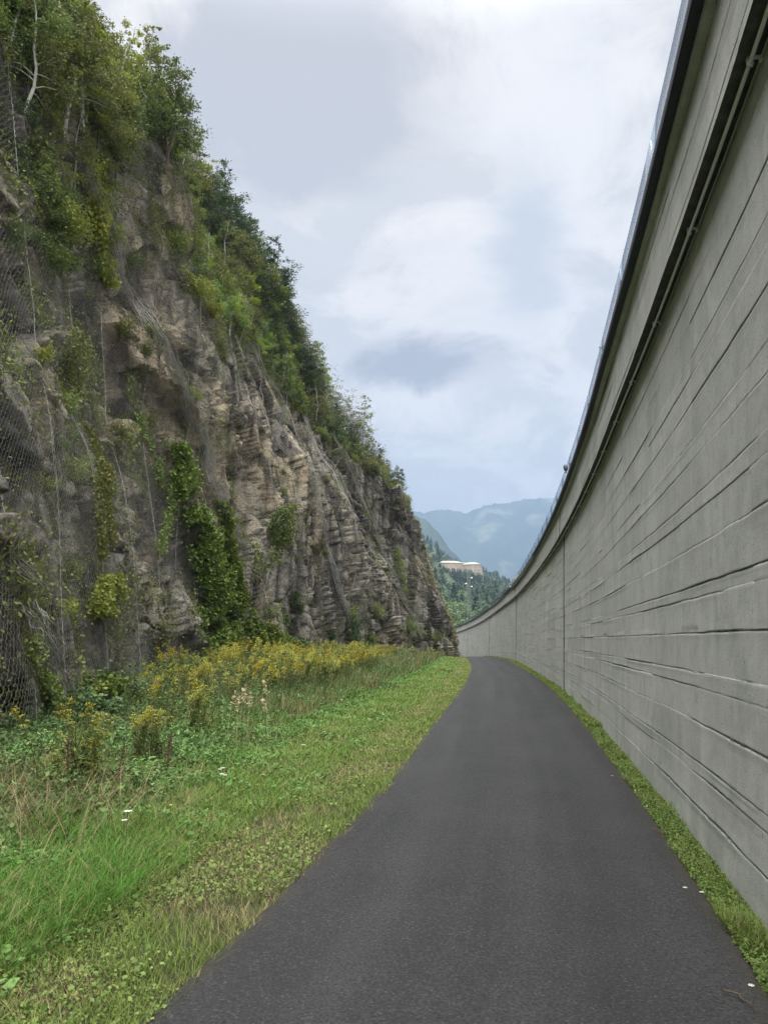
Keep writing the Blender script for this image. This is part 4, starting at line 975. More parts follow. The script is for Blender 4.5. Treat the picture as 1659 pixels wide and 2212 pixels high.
# ================================================================== GROUND COVER ON THE VERGES
rg = np.random.default_rng(11)
def vmix(a, b_, f): return np.asarray(a) * (1 - f[:, None]) + np.asarray(b_) * f[:, None]
def verge_pts(n, y0, y1, d0, dfun, k=1.0):
    """points on the left verge: density falls with distance"""
    u = rg.random(n); y = y0 * (y1 / y0) ** (u ** k); d = d0 + rg.random(n) * (dfun(y) - d0); return path_l(y) - d, y, d
foot_d = lambda y: np.clip(path_l(y) - np.interp(y, stn(1, sf), stn(0, sf)) + 1.2, .6, 7.5)
def finish(p, y): return np.maximum(.0028, .00052 * y)
def patch(x, y, s, f=1.0, o=3): return fbm(x * f, y * f, o, s)
GREEN = np.array([.085, .210, .026]); GREEN2 = np.array([.145, .240, .040]); OLV = np.array([.190, .200, .058]); DRY = np.array([.40, .31, .16]); DEEP = np.array([.030, .080, .018])
# -- short turf by the path
x, y, d = verge_pts(125000, 2.3, 90, -.05, lambda y: np.minimum(1.9, foot_d(y)), 1.0)
x = x + fbm(y * 4, x * 3, 2, 61) * .05
z = gz(x, y); dryp = sstep(.0, .45, patch(x, y, 201, 1.3, 4) + .22 * np.exp(-((d - .55) / .4) ** 2)) * .75
col = vmix(GREEN2, OLV, rg.random(len(x)) * .9); dr_ = rg.random(len(x)) < dryp * .75; col[dr_] = DRY * rg.uniform(.5, 1.1, (dr_.sum(), 1))
col = col * rg.uniform(.6, 1.35, (len(x), 1)); h_ = (.045 + .06 * rg.random(len(x)) + .09 * sstep(.6, 1.8, d)) * (1 - .35 * dryp)
V, F = blades(np.stack([x, y, z - .01], 1), h_, finish(0, y) * 1.15, rg, .5, .7)
tag(link('grass', mesh('grass', V, F, {'col': np.repeat(col, 7, 0)}, [M_GRASS])), 'short worn grass with dry yellowish patches along the left path edge', 'grass', None, 'stuff')
# -- longer bright grass
x, y, d = verge_pts(150000, 2.3, 95, .9, lambda y: np.minimum(foot_d(y), np.interp(y, [3, 8, 20, 50], [4.6, 4.3, 4.3, 5])), 1.0)
m = rg.random(len(x)) < np.clip(.35 + sstep(-.3, .25, patch(x, y, 202, .8)) * .8, 0, 1) ; x, y, d = x[m], y[m], d[m]
lush = np.exp(-(((x + 2.15) / .8) ** 2 + ((y - 4.9) / 1.1) ** 2)) + .55 * sstep(.15, .5, patch(x, y, 203, .6))
h_ = (.11 + .13 * rg.random(len(x))) * (.7 + .5 * sstep(1, 2.5, d)) + .13 * np.clip(lush, 0, 1)
col = vmix(GREEN2 * .95, GREEN, np.clip(.35 + lush + rg.normal(0, .25, len(x)), 0, 1)); m = rg.random(len(x)) < .10 + .2 * sstep(.1, .5, patch(x, y, 204, .9)); col[m] = DRY * rg.uniform(.5, 1.1, (m.sum(), 1))
col = col * rg.uniform(.6, 1.35, (len(x), 1))
V, F = blades(np.stack([x, y, gz(x, y) - .01], 1), h_, finish(0, y) * 1.4, rg, .45, 1.0, (.15, -.08))
tag(link('grass', mesh('grass', V, F, {'col': np.repeat(col, 7, 0)}, [M_GRASS])), 'longer bright green grass in the middle of the left verge', 'grass', None, 'stuff')
# -- broad low weeds (clover, nettle, creeping plants)
def weeds(n, y0, y1, d0, dfun, size, hgt, label, seed, cA, cB, thr=-.2, asp=.75, grow=.012, k=1.0):
    x, y, d = verge_pts(n, y0, y1, d0, dfun, k); pn = patch(x, y, seed, 1.1, 4); m = rg.random(len(x)) < sstep(thr - .2, thr + .25, pn) * sstep(d0 - .3, d0 + (1.3 if d0 > .5 else .1), d + fbm(x * 2, y * 2, 2, seed + 4) * .6); x, y, d, pn = x[m], y[m], d[m], pn[m]
    hh = hgt(d, y) * rg.random(len(x)) ** .6 * (.5 + .8 * sstep(-.3, .5, fbm(x * 2.5, y * 2.5, 3, seed + 1)))
    c = np.stack([x, y, gz(x, y) + .01 + hh], 1); s_ = size * rg.uniform(.35, 1.0, len(x)) ** 1.0 * (1 + .9 * (rg.random(len(x)) < .2)) * 1.25 * (1 + grow * y)
    V, F = leaves(c, s_, rg, .9, asp, .2)
    col = vmix(cA, cB, np.clip(rg.random(len(x)) * .7 + .5 * pn, 0, 1)) * rg.uniform(.6, 1.35, (len(x), 1))
    tag(link('weeds', mesh('weeds', V, F, {'col': np.repeat(col, 4, 0)}, [M_GRASS])), label, 'weeds', None, 'stuff')
weeds(62000, 2.3, 60, -.04, lambda y: np.minimum(1.7, foot_d(y)), .017, lambda d, y: .05 + 0 * d, 'small clover-like leaves mixed into the short turf by the path', 301, (.12, .21, .042), (.23, .27, .08), -.1, .8, .02)
weeds(150000, 2.5, 70, .75, lambda y: np.minimum(5, foot_d(y)), .034, lambda d, y: .10 + .20 * sstep(1, 3.5, d), 'knee-low broad-leaved green weeds in the middle of the verge', 302, (.085, .205, .045), (.195, .295, .090), -.1, .6, .015)
weeds(120000, 3.5, 60, 2.0, lambda y: foot_d(y) + .6, .050, lambda d, y: .18 + (.07 + .35 * sstep(3, 5.5, d)) * (.15 + .85 * sstep(11, 20, y)), 'tall tangled dark weeds between the verge and the rock foot', 303, (.050, .110, .032), (.130, .180, .055), -.35, .65, .012)
# -- coarse standing weeds and dry stems towards the rock
x, y, d = verge_pts(70000, 4, 95, 2.4, lambda y: foot_d(y) + .4)
h_ = (.30 + .45 * rg.random(len(x))) * (.5 + .5 * sstep(10, 19, y)); pn = sstep(.0, .4, patch(x, y, 206, .7)); m = rg.random(len(x)) < .55 + .45 * pn; x, y, d, h_, pn = x[m], y[m], d[m], h_[m], pn[m]
col = vmix((.085, .130, .036), (.32, .24, .125), np.clip(pn * .65 + rg.normal(0, .22, len(x)), 0, 1)) * rg.uniform(.55, 1.3, (len(x), 1))
V, F = blades(np.stack([x, y, gz(x, y) - .02], 1), h_, finish(0, y) * 1.1, rg, .22, .5, (.15, -.05))
tag(link('tall_grass', mesh('tall_grass', V, F, {'col': np.repeat(col, 7, 0)}, [M_GRASS])), 'tall seeding grass and dry brown stems in front of the rock', 'tall grass', None, 'stuff')
# -- bleached dry grass clump at the left
n = 2600; x = rg.normal(-3.45, .75, n); y = rg.normal(7.1, 1.0, n); m = path_l(y) - x > 1.5; x, y = x[m], y[m]; n = len(x)
col = vmix((.36, .27, .15), (.12, .16, .05), (rg.random(n) < .35).astype(float)) * rg.uniform(.5, 1.3, (n, 1))
V, F = blades(np.stack([x, y, gz(x, y) - .01], 1), .22 + .36 * rg.random(n), .0045, rg, .35, .8, (.15, -.1))
tag(link('dry_grass', mesh('dry_grass', V, F, {'col': np.repeat(col, 7, 0)}, [M_GRASS])), 'bleached dry grass tangled in the weeds at the left edge', 'dry grass', None, 'stuff')
# -- narrow strip at the wall foot
n = 46000; y = 2.3 * (100 / 2.3) ** rg.random(n); wxx = wall_x(y); wd = wxx - path_r(y)
q = rg.random(n) ** .8 * 1.03 - .03; q = q - .25 * fbm(y * 2.3, y * 0, 3, 65) * (q < .3); x = path_r(y) + q * wd * .93
hm = .45 + 1.6 * sstep(.1, .5, fbm(y * 1.6, q * 2, 3, 66))
h_ = (.022 + .05 * rg.random(n) ** 2) * hm
col = vmix(GREEN2 * .95, OLV, rg.random(n) * .9) * rg.uniform(.6, 1.3, (n, 1)); m = rg.random(n) < .07; col[m] = DRY * .8
V, F = blades(np.stack([x, y, gz(x, y) + .01], 1), h_, finish(0, y) * 1.3, rg, .5, .8)
tag(link('grass', mesh('grass', V, F, {'col': np.repeat(col, 7, 0)}, [M_GRASS])), 'narrow strip of green grass along the foot of the concrete wall', 'grass', None, 'stuff')
n = 30000; y = 2.3 * (70 / 2.3) ** rg.random(n); q = rg.random(n) ** .9 * 1.03 - .03; x = path_r(y) + q * (wall_x(y) - path_r(y)) * .90
hh = rg.random(n) ** .9 * .035 * (.3 + .9 * sstep(-.2, .4, fbm(y * 1.6, q * 2, 3, 66))); V, F = leaves(np.stack([x, y, gz(x, y) + .01 + hh], 1), .016 * rg.uniform(.4, 1.6, n) * (1 + .03 * y), rg, .9, .7, .1)
col = vmix((.105, .20, .038), (.22, .29, .08), rg.random(n)) * rg.uniform(.6, 1.3, (n, 1))
tag(link('weeds', mesh('weeds', V, F, {'col': np.repeat(col, 4, 0)}, [M_GRASS])), 'small leafy weeds and clover in the strip at the wall foot', 'weeds', None, 'stuff')

# ------------------------------------------------------------------ goldenrod plants
def goldenrod(rg, nst=9, hh=1.0):
    root = empty('goldenrod'); st = MB(); lc = []; ls = []; yc = []; ysz = []
    for k in range(nst):
        b_ = np.array([rg.normal(0, .16), rg.normal(0, .16), -.03]); h = hh * rg.uniform(.75, 1.12); ln = rg.normal(0, .13, 2) + np.array([.12, -.04]); m = 7; t = np.linspace(0, 1, m)
        p = b_ + np.stack([ln[0] * t ** 1.6 * h, ln[1] * t ** 1.6 * h, t * h], 1); st.tube(p, .0055 * (1.1 - t * .6), 4)
        for q in range(46):
            tq = rg.uniform(.12, .86); c = np.array([np.interp(tq, t, p[:, a]) for a in range(3)]); az = rg.random() * 6.283; lc.append(c + np.array([math.cos(az), math.sin(az), -.15]) * .045); ls.append(.115 * (1.15 - .5 * tq))
        if k % 3 == 0 and rg.random() < .8: continue
        for q in range(8):   # arching one-sided plume branches
            tq = rg.uniform(.74, 1.0); c = np.array([np.interp(tq, t, p[:, a]) for a in range(3)]); az = rg.random() * 6.283; L = rg.uniform(.08, .20) * (1.5 - tq)
            e = np.linspace(0, 1, 18); br = c + np.stack([math.cos(az) * L * e, math.sin(az) * L * e, L * (.75 * e - .55 * e * e)], 1); br = br + rg.normal(0, .007, br.shape); yc.append(br); ysz += [.018] * 18
        e = np.linspace(.86, 1.03, 24); br = np.stack([np.interp(e, t, p[:, a]) for a in range(3)], 1) + rg.normal(0, .012, (24, 3)); yc.append(br); ysz += [.022] * 24
    V, F = leaves(np.array(lc), np.array(ls), rg, .3, .20, .5); yc = np.concatenate(yc)
    V2, F2 = leaves(yc, np.array(ysz) * rg.uniform(.7, 1.4, len(ysz)), rg, .5, .8)
    st.build('stem', M_STEM, root)
    link('foliage', mesh('foliage', V, F, {'rnd': np.repeat(rg.random(len(lc)), 4)}, [L_OLIVE if rg.random() < .35 else L_MID]), root)
    link('flower_plume', mesh('flower_plume', V2, F2, {'rnd': np.repeat(rg.random(len(yc)), 4)}, [L_YEL]), root)
    return root
gp = [goldenrod(rg, 9, 1.0), goldenrod(rg, 11, .92), goldenrod(rg, 8, 1.08), goldenrod(rg, 10, .85), goldenrod(rg, 12, 1.0)]
GPOLY = [(-4.5, 10.6), (-5.7, 14), (-6.3, 21), (-6.0, 30), (-4.4, 42), (-1.0, 54), (1.4, 52), (.4, 40), (-.6, 30), (-1.5, 22), (-2.1, 16), (-3.0, 12)]
GX = []; 
while len(GX) < 175:
    x = rg.uniform(-6.5, 2); y = 10 * (55 / 10) ** rg.random()
    if y < 16 and 829 + 1614 * x / y < 318: continue
    if inpoly(x, y, GPOLY) and rg.random() < .04 + 1.1 * float(sstep(-.25, .2, fbm(np.array([x * .5]), np.array([y * .35]), 3, 404)[0])): GX.append((x, y))
for (x, y) in [(-3.3, 8.2), (-3.36, 8.35), (-3.2, 8.3), (-3.42, 8.1), (-2.9, 9.6), (-3.02, 9.5), (3.4, 56), (3.9, 60), (2.5, 50), (4.6, 64), (1.8, 47), (5.4, 70)]: GX.append((x, y))
GR_L = {}
for k, (x, y) in enumerate(GX):
    o = gp[k] if k < 5 else copy_tree(gp[int(rg.integers(5))]); s = rg.uniform(.55, 1.12) * (.8 if y < 10 else 1); o.location = (x, y, float(gz(x, y))); o.scale = (s * 1.1, s * 1.1, s); o.rotation_euler = (0, 0, rg.normal(0, .7))
    if y > 40: g_, lab = 'goldenrods far along the verge', 'small distant goldenrod far along the verge'
    elif y < 10: g_, lab = 'lone goldenrods in the brambles', 'low goldenrod with orange-yellow plumes among dark brambles'
    elif y < 16: g_, lab = 'goldenrods at the front of the patch', 'yellow goldenrod at the nearest end of the patch'
    elif y < 25: g_, lab = 'goldenrods in the middle of the patch', 'yellow goldenrod in the middle of the patch'
    else: g_, lab = 'goldenrods at the back of the patch', 'yellow goldenrod at the far back of the patch'
    GR_L.setdefault((lab, g_), []).append(o)
# ------------------------------------------------------------------ brambles
def bramble(rg, rad=.7, n=1200):
    root = empty('bramble_bush'); mb = MB(); cen = []
    for k in range(12):
        az = rg.random() * 6.283; L = rad * rg.uniform(.7, 1.4); e = np.linspace(0, 1, 8); h = rg.uniform(.3, .65) * rad
        p = np.stack([math.cos(az) * L * e, math.sin(az) * L * e, h * (3.2 * e - 3.0 * e * e) + .02], 1) + rg.normal(0, .02, (8, 3)); mb.tube(p, .005, 4)
        for q in range(n // 12): f = rg.uniform(.1, 1); cen.append(np.array([np.interp(f, e, p[:, a]) for a in range(3)]) + rg.normal(0, .07, 3))
    cen = np.array(cen); V, F = leaves(cen, .060 * rg.uniform(.5, 1.3, len(cen)), rg, .9, .7, .2)
    mb.build('stem', M_TWIG, root); link('foliage', mesh('foliage', V, F, {'rnd': np.repeat(rg.random(len(cen)) ** 1.5, 4)}, [L_BRAM]), root); return root
bp = [bramble(rg), bramble(rg, .8, 1400), bramble(rg, .6, 1100)]
bl = [(-4.6, 9.2), (-4.0, 8.8), (-5.0, 10.2), (-3.6, 9.6), (-4.3, 10.4), (-5.2, 11.2), (-3.3, 8.2), (-4.1, 7.9), (-4.8, 8.3), (-3.0, 7.4), (-3.7, 7.2), (-4.6, 7.4), (-4.4, 11.6), (-5.3, 12.6), (-4.9, 13.6), (-5.6, 14.6), (-5.8, 16.4), (-3.9, 11.4), (-3.2, 10.4), (-2.7, 8.8), (-5.9, 19), (-6.4, 23), (-6.2, 27), (-5.2, 17.6), (-3.4, 6.6), (-4.1, 6.6)]
for k, (x, y) in enumerate(bl):
    o = bp[k] if k < 3 else copy_tree(bp[int(rg.integers(3))]); s = rg.uniform(.8, 1.15); s = s * (.62 if y < 16 else 1.0); o.location = (x, y, float(gz(x, y))); o.scale = (s * 1.2, s * 1.2, s * .85); o.rotation_euler = (0, 0, rg.random() * 6.28); REG.append((o, 'bramble', 'at the rock foot left of the goldenrod'))
# pale maple-like seedling shrub by the net foot
for k, (x, y, h) in enumerate(((-5.35, 14.6, .95), (-5.05, 13.6, .6))):
    o = shrub('shrub', .45, h, L_BRAM if k else L_VINE, 650, .10, G(60 + k), 7); o.location = (x, y, float(gz(x, y))); tag(o, ['taller pale-leaved bush against the net foot left of the goldenrod', 'lower silvery green bush in front of the net foot'][k], 'shrub')
# ------------------------------------------------------------------ small single plants and litter
def plume(rg):
    root = empty('feather_grass'); mb = MB(); p = np.array([[0, 0, 0], [.01, 0, .3], [.04, .01, .62]]); mb.tube(p, .003, 3); mb.build('stem', M_DRY, root)
    mb = MB(); mb.tube([(.04, .01, .56), (.09, .01, .76)], .002, 3); t = np.linspace(0, 1, 40); c = np.stack([.04 + .05 * t, .01 + 0 * t, .56 + .2 * t], 1) + rg.normal(0, .014, (40, 3)); V, F = leaves(c, .05, rg, .2, .3, .2); mb.add(V, F); mb.build('seed_head', M_DRY, root); return root
fp = plume(rg)
for k, (x, y) in enumerate([(-2.35, 12.6), (-2.2, 12.2), (-2.42, 12.0), (-2.05, 11.6), (-2.15, 11.3), (-1.75, 11.7), (-1.95, 12.9)]):
    o = fp if k == 0 else copy_tree(fp); o.location = (x, y, float(gz(x, y)) + .05); o.scale = (1.2, 1.2, rg.uniform(.85, 1.15)); o.rotation_euler = (0, 0, rg.random() * 6.28)
    tag(o, 'pale cream feathery grass head before the goldenrod', 'seed head', 'pale feather grass heads')
def dock(rg):
    root = empty('dock_plant'); mb = MB(); mb.tube([[0, 0, 0], [.01, .01, .4], [.03, 0, .75]], .005, 4); mb.build('stem', M_RUST, root)
    t = rg.random(120); c = np.stack([.01 + .02 * t, 0 * t, .3 + .46 * t], 1) + rg.normal(0, .02, (120, 3)); V, F = leaves(c, .03, rg, .3, .8); mb = MB(); mb.tube([(.01, 0, .3), (.03, 0, .76)], .004, 3); mb.add(V, F); mb.build('seed_head', M_RUST, root); return root
dp = dock(rg)
for k, (x, y) in enumerate([(-2.75, 8.0), (-2.3, 8.3), (-3.1, 7.7), (-2.6, 9.4), (-3.3, 8.9)]):
    o = dp if k == 0 else copy_tree(dp); o.location = (x, y, float(gz(x, y))); o.scale = (.8, .8, rg.uniform(.55, .9)); o.rotation_euler = (rg.normal(0, .16), rg.normal(0, .16), rg.random() * 6.28)
    tag(o, 'rusty brown dock stalk between green weeds', 'dock', 'rusty dock stalks')
def flower(name, mat, r, rg, h=.22, npet=7):
    root = empty(name); mb = MB(); mb.tube([[0, 0, 0], [0, .01, h]], .0018, 3); mb.build('stem', M_STEM, root); mb = MB()
    for k in range(npet):
        a = k * 6.283 / npet; ca, sa = math.cos(a), math.sin(a); mb.add([(0, .01, h), (r * ca - r * .3 * sa, .01 + r * sa + r * .3 * ca, h + .004), (r * 1.25 * ca, .01 + r * 1.25 * sa, h + .002), (r * ca + r * .3 * sa, .01 + r * sa - r * .3 * ca, h + .004)], [(0, 1, 2, 3)])
    mb.build('petals', mat, root); return root
wf = flower('white_flower', M_WHITE, .022, rg, .34); yf = flower('yellow_flower', M_YDOT, .016, rg, .16); first = {}
def px_ground(u, v):
    r = ray(u, v); t = 1.46 / -r.z; return r.x * t, r.y * t
for k, (u, v) in enumerate([(474, 1683), (480, 1692), (486, 1700), (478, 1708), (272, 1822), (266, 1819), (700, 1601), (655, 1640), (722, 1535)]):
    x, y = px_ground(u, v); o = wf if k == 0 else copy_tree(wf); o.location = (x, y, float(gz(x, y))); s = rg.uniform(.8, 1.2); o.scale = (s, s, s)
    tag(o, 'white wildflower in the green middle of the verge' if u > 300 else 'white wildflower alone in the nearer lush grass', 'flower', 'white wildflowers')
for k, (u, v) in enumerate([(563, 1595), (505, 1598), (369, 1745), (570, 1668), (556, 1688), (700, 1560)]):
    x, y = px_ground(u, v); o = yf if k == 0 else copy_tree(yf); o.location = (x, y, float(gz(x, y))); o['_'] = 0; del o['_']; tag(o, 'tiny yellow flower in the left verge grass', 'flower', 'tiny yellow flowers')
for k, (u, v) in enumerate([(1322, 1680), (1480, 1925), (1516, 1935), (1624, 2140)]):
    r = ray(u, v); t = 1.5 / -r.z; x, y = r.x * t, r.y * t; o = copy_tree(wf); o.location = (x, y, float(gz(x, y))); o.scale = (.55, .55, .35); tag(o, 'small white daisy in the strip at the wall foot', 'flower', 'daisies at the wall foot')
def twig(pts, label, r=.004):
    q = []
    for (u, v) in pts:
        rr = ray(u, v); t = 1.57 / -rr.z; q.append((rr.x * t, rr.y * t, .031))
    q = np.array(q); q2 = np.stack([np.interp(np.linspace(0, len(q) - 1, 9), np.arange(len(q)), q[:, a]) for a in range(3)], 1) + rg.normal(0, .006, (9, 3)); q2[:, 2] = np.abs(q2[:, 2])
    mb = MB(); mb.tube(q2 - q2[0], np.linspace(r, r * .4, 9), 5); m = 5; mb.tube([q2[m] - q2[0], q2[m] - q2[0] + np.array([.05, .03, .01])], [r * .5, r * .3], 4)
    o = mb.build('twig', M_TWIG, None, True, tuple(q2[0].tolist())); tag(o, label, 'twig')
twig([(592, 1912), (625, 1890), (661, 1885)], 'pale thin twig lying across the left path edge', .005)
twig([(575, 1935), (600, 1948)], 'short dark twig below the pale one at the left path edge', .004)
twig([(708, 1812), (735, 1806), (750, 1810)], 'tiny twig on the path edge farther up', .003)
twig([(1408, 1788), (1425, 1796), (1440, 1802)], 'thin curled plant stalk on the path near the wall strip', .003)
twig([(1560, 2135), (1595, 2150), (1620, 2168)], 'twig by the wall strip at the lower right', .005)
# shrub growing on the road side, its twigs poking over the glass
sp_ = follow(s_of_y(11.8), s_of_y(11.8) + .4, -.35, 5.92)[0]
o = tree_broad('shrub', 1.0, L_DARK, 130, .075, G(80), .42, M_BARK, .2, .05, .3, .1); o.location = sp_.tolist(); o.scale = (1.0, 1.0, 1.0); o.rotation_euler = (R(-6), R(-12), 0); tag(o, 'little leafy shrub behind the glass barrier poking twigs past it', 'shrub')

# ================================================================== FAR BACKGROUND
rg = np.random.default_rng(55)
RXk = [-600, -300, -100, 0, 41, 57, 72, 90, 104, 131, 148, 165, 220, 320, 600]; RZk = [250, 235, 195, 172, 154, 142, 132, 115, 102, 102, 93, 83, 60, 35, 5]
def hill_z(x, y):
    xr = np.asarray(x) * 950 / np.clip(y, 200, 1400); g = np.clip((np.asarray(y, float) - 190) / 760, 0, 1.25) ** 1.15; g = np.where(g > 1, 1 - (g - 1) * 1.2, g)
    return (np.interp(xr, RXk, RZk) - 9) * g - 6 + fbm(x * .012, y * .012, 4, 501) * 7 * g ** .5
hx, hy = np.meshgrid(np.linspace(-500, 600, 170), np.linspace(188, 1250, 130)); hzv = hill_z(hx, hy)
M_HILL = simple('hill_ground', (.050, .075, .028), .95, 0, .05, .4, 0)
link('forest_hill', mesh('forest_hill', np.stack([hx, hy, hzv], -1).reshape(-1, 3), gridf(130, 170), None, [M_HILL], True))['kind'] = 'structure'
def far_tree(name, hgt, mat, rg, conifer=False, n=420):
    root = empty(name); tb = MB(); tb.tube([[0, 0, -2], [0, 0, hgt * .5], [0, 0, hgt * .92]], [.3, .2, .05], 5); tb.build('trunk', M_BARK, root)
    if conifer:
        t = rg.random(n) ** .7; t = 1 - t; r_ = hgt * .20 * (1 - t) ** .85 * (1 + .35 * np.sin(t * 40)) * np.sqrt(rg.uniform(.3, 1, n)); az = rg.random(n) * 6.283
        c = np.stack([np.cos(az) * r_, np.sin(az) * r_, hgt * (.1 + .92 * t)], 1); sz = hgt * .075; rn = rg.random(n)
    else:
        k = 16; cc = rg.normal(size=(k, 3)); cc /= np.linalg.norm(cc, axis=1)[:, None]; cc = cc * rg.uniform(.35, 1, (k, 1)) * np.array([.30, .30, .34]) * hgt + np.array([0, 0, hgt * .58]); ks = rg.integers(0, k, n); v = rg.normal(size=(n, 3)); v /= np.linalg.norm(v, axis=1)[:, None]
        c = cc[ks] + v * hgt * .16 * rg.uniform(.6, 1.05, (n, 1)); sz = hgt * .075; rn = rg.random(k)[ks] * .6 + rg.random(n) * .4
    V, F = leaves(c, sz * rg.uniform(.6, 1.3, n), rg, .6, .7); link('crown', mesh('crown', V, F, {'rnd': np.repeat(rn, 4)}, [mat]), root); return root
FT = {'bl': [far_tree('broadleaf_tree', 9, L_FORL, G(90 + k), False, 900) for k in range(3)], 'bm': [far_tree('broadleaf_tree', 10, L_FOR, G(94 + k), False, 800) for k in range(3)], 'cn': [far_tree('fir_tree', 12, L_FORD, G(98 + k), True, 600) for k in range(3)]}
fu = set(); FTR = []
def put_far(kind, x, y, s, band):
    k = int(rg.integers(3)); src = FT[kind][k]; o = src if (kind, k) not in fu else copy_tree(src); fu.add((kind, k)); o.location = (x, y, float(hill_z(np.array([x]), np.array([y]))[0])); o.scale = (s * rg.uniform(.85, 1.2),) * 2 + (s,); o.rotation_euler = (0, 0, rg.random() * 6.28); FTR.append((o, kind, band))
def band(n, y0, y1, kinds, s0, s1, bn, mind):
    pts = []; t = 0
    while len(pts) < n and t < n * 60:
        t += 1; y = rg.uniform(y0, y1); a = rg.uniform(.02, .21); x = a * y
        if .068 < a < .140 and 575 < y < 692: continue
        if all((x - p[0]) ** 2 + (y - p[1]) ** 2 > mind ** 2 for p in pts): pts.append((x, y)); put_far(kinds[int(rg.integers(len(kinds)))], x, y, rg.uniform(s0, s1), bn)
band(75, 215, 330, ['bl', 'bl', 'bl'], .75, 1.2, 'on the far hill just above the wall', 5)
band(95, 320, 470, ['bm', 'cn', 'bm', 'bl', 'cn'], .75, 1.15, 'on the middle of the far hill', 6)
band(80, 470, 640, ['cn', 'bm', 'bm'], .75, 1.15, 'on the far hill below the pale fort', 7)
band(186, 690, 980, ['cn', 'cn', 'bm', 'bm'], .6, 1.05, 'on the far hill behind the fort', 9)
n = 2600; x = rg.uniform(-480, 580, n); y = rg.uniform(215, 1150, n); a = x / y; m = ~((a > .02) & (a < .21) & (y < 980)) & ~((a > .02) & (a < .21) & (y < 640)); x, y = x[m], y[m]
zz_ = hill_z(x, y); kk = 46; c = np.repeat(np.stack([x, y, zz_], 1), kk, 0); tt = rg.random(len(c)); rr = 2.6 * (1.05 - tt) ** .8; az = rg.random(len(c)) * 6.283; c += np.stack([np.cos(az) * rr, np.sin(az) * rr, 1 + 9 * tt], 1)
V, F = leaves(c, 1.7 * rg.uniform(.6, 1.3, len(c)), rg, .5, .7); tag(link('hill_forest', mesh('hill_forest', V, F, {'rnd': np.repeat(np.repeat(rg.random(len(x)), kk) * .7 + rg.random(len(c)) * .3, 4)}, [L_FOR])), 'continuous dark green woodland covering the rest of the far hill', 'forest', None, 'stuff')
for k, x in enumerate(np.linspace(47, 92, 34)):
    y = rg.uniform(626, 642); zt = np.interp(x, [47, 58, 70, 78, 86, 92], [64.5, 63, 61.5, 58, 54, 56]) + rg.uniform(-2.2, .0); z0 = float(hill_z(np.array([x]), np.array([y]))[0]); put_far('cn' if rg.random() < .55 else 'bm', x, y, 1.0, 'on the far hill below the pale fort')
    o = FTR[-1][0]; s = max(.45, (zt - z0) / (12.2 if FTR[-1][1] == 'cn' else 9.5)); o.scale = (min(s, 1.1), min(s, 1.1), s)
# fort on the hill
M_FORT = simple('fort_stone', (.36, .29, .225), .9, 0, .35, .22, .3); M_ROOF = simple('fort_roof', (.50, .47, .38), .9, 0, .2, .12, .2); M_SLIT = simple('fort_opening', (.05, .045, .04), .9, 0, 1, .2, 0)
def fort(loc, wd, dp_, h, rise, label, rot):
    root = empty('stone_fort', loc); root.rotation_euler = (0, 0, rot); tag(root, label, 'fort', 'fort blocks on the far hill'); b_ = 1.1
    mb = MB(); V = [(-wd / 2 - b_, -dp_ / 2 - b_, -8), (wd / 2 + b_, -dp_ / 2 - b_, -8), (wd / 2 + b_, dp_ / 2 + b_, -8), (-wd / 2 - b_, dp_ / 2 + b_, -8), (-wd / 2, -dp_ / 2, h), (wd / 2, -dp_ / 2, h), (wd / 2, dp_ / 2, h), (-wd / 2, dp_ / 2, h)]
    mb.add(V, [(0, 1, 5, 4), (1, 2, 6, 5), (2, 3, 7, 6), (3, 0, 4, 7)]); mb.build('wall', M_FORT, root)
    mb = MB(); o_ = .35; V = [(-wd / 2 - o_, -dp_ / 2 - o_, h + .01), (wd / 2 + o_, -dp_ / 2 - o_, h + .01), (wd / 2 + o_, dp_ / 2 + o_, h + .01), (-wd / 2 - o_, dp_ / 2 + o_, h + .01)]; V += [(a, b2, c_ + .4) for a, b2, c_ in V]; V += [(-wd * .36, dp_ * .1, h + rise + .4), (wd * .12, -dp_ * .1, h + rise + .4)]
    mb.add(V, [(0, 3, 2, 1), (0, 1, 5, 4), (1, 2, 6, 5), (2, 3, 7, 6), (3, 0, 4, 7), (4, 5, 9, 8), (6, 7, 8, 9)]); mb.add(V, [(5, 6, 9), (7, 4, 8)]); mb.build('roof', M_ROOF, root)
    for k in range(5):
        mb = MB(); xx = -wd / 2 + wd * (k + .5) / 5; fz = h * .55; yy_ = -dp_ / 2 - b_ * (1 - (fz + 8) / (h + 8)) - .06; mb.box((xx - .35, yy_ - .03, fz - .4), (xx + .35, yy_ + .3, fz + .5)); mb.build('window', M_SLIT, root)
fort((77.5, 655, 55.5), 16, 16, 10.8, 2.3, 'right-hand pale stone fort block with a sloping light roof', R(-14)); fort((60, 668, 57.5), 21, 14, 11.6, 2.2, 'left-hand pale stone fort block half behind trees', R(10))
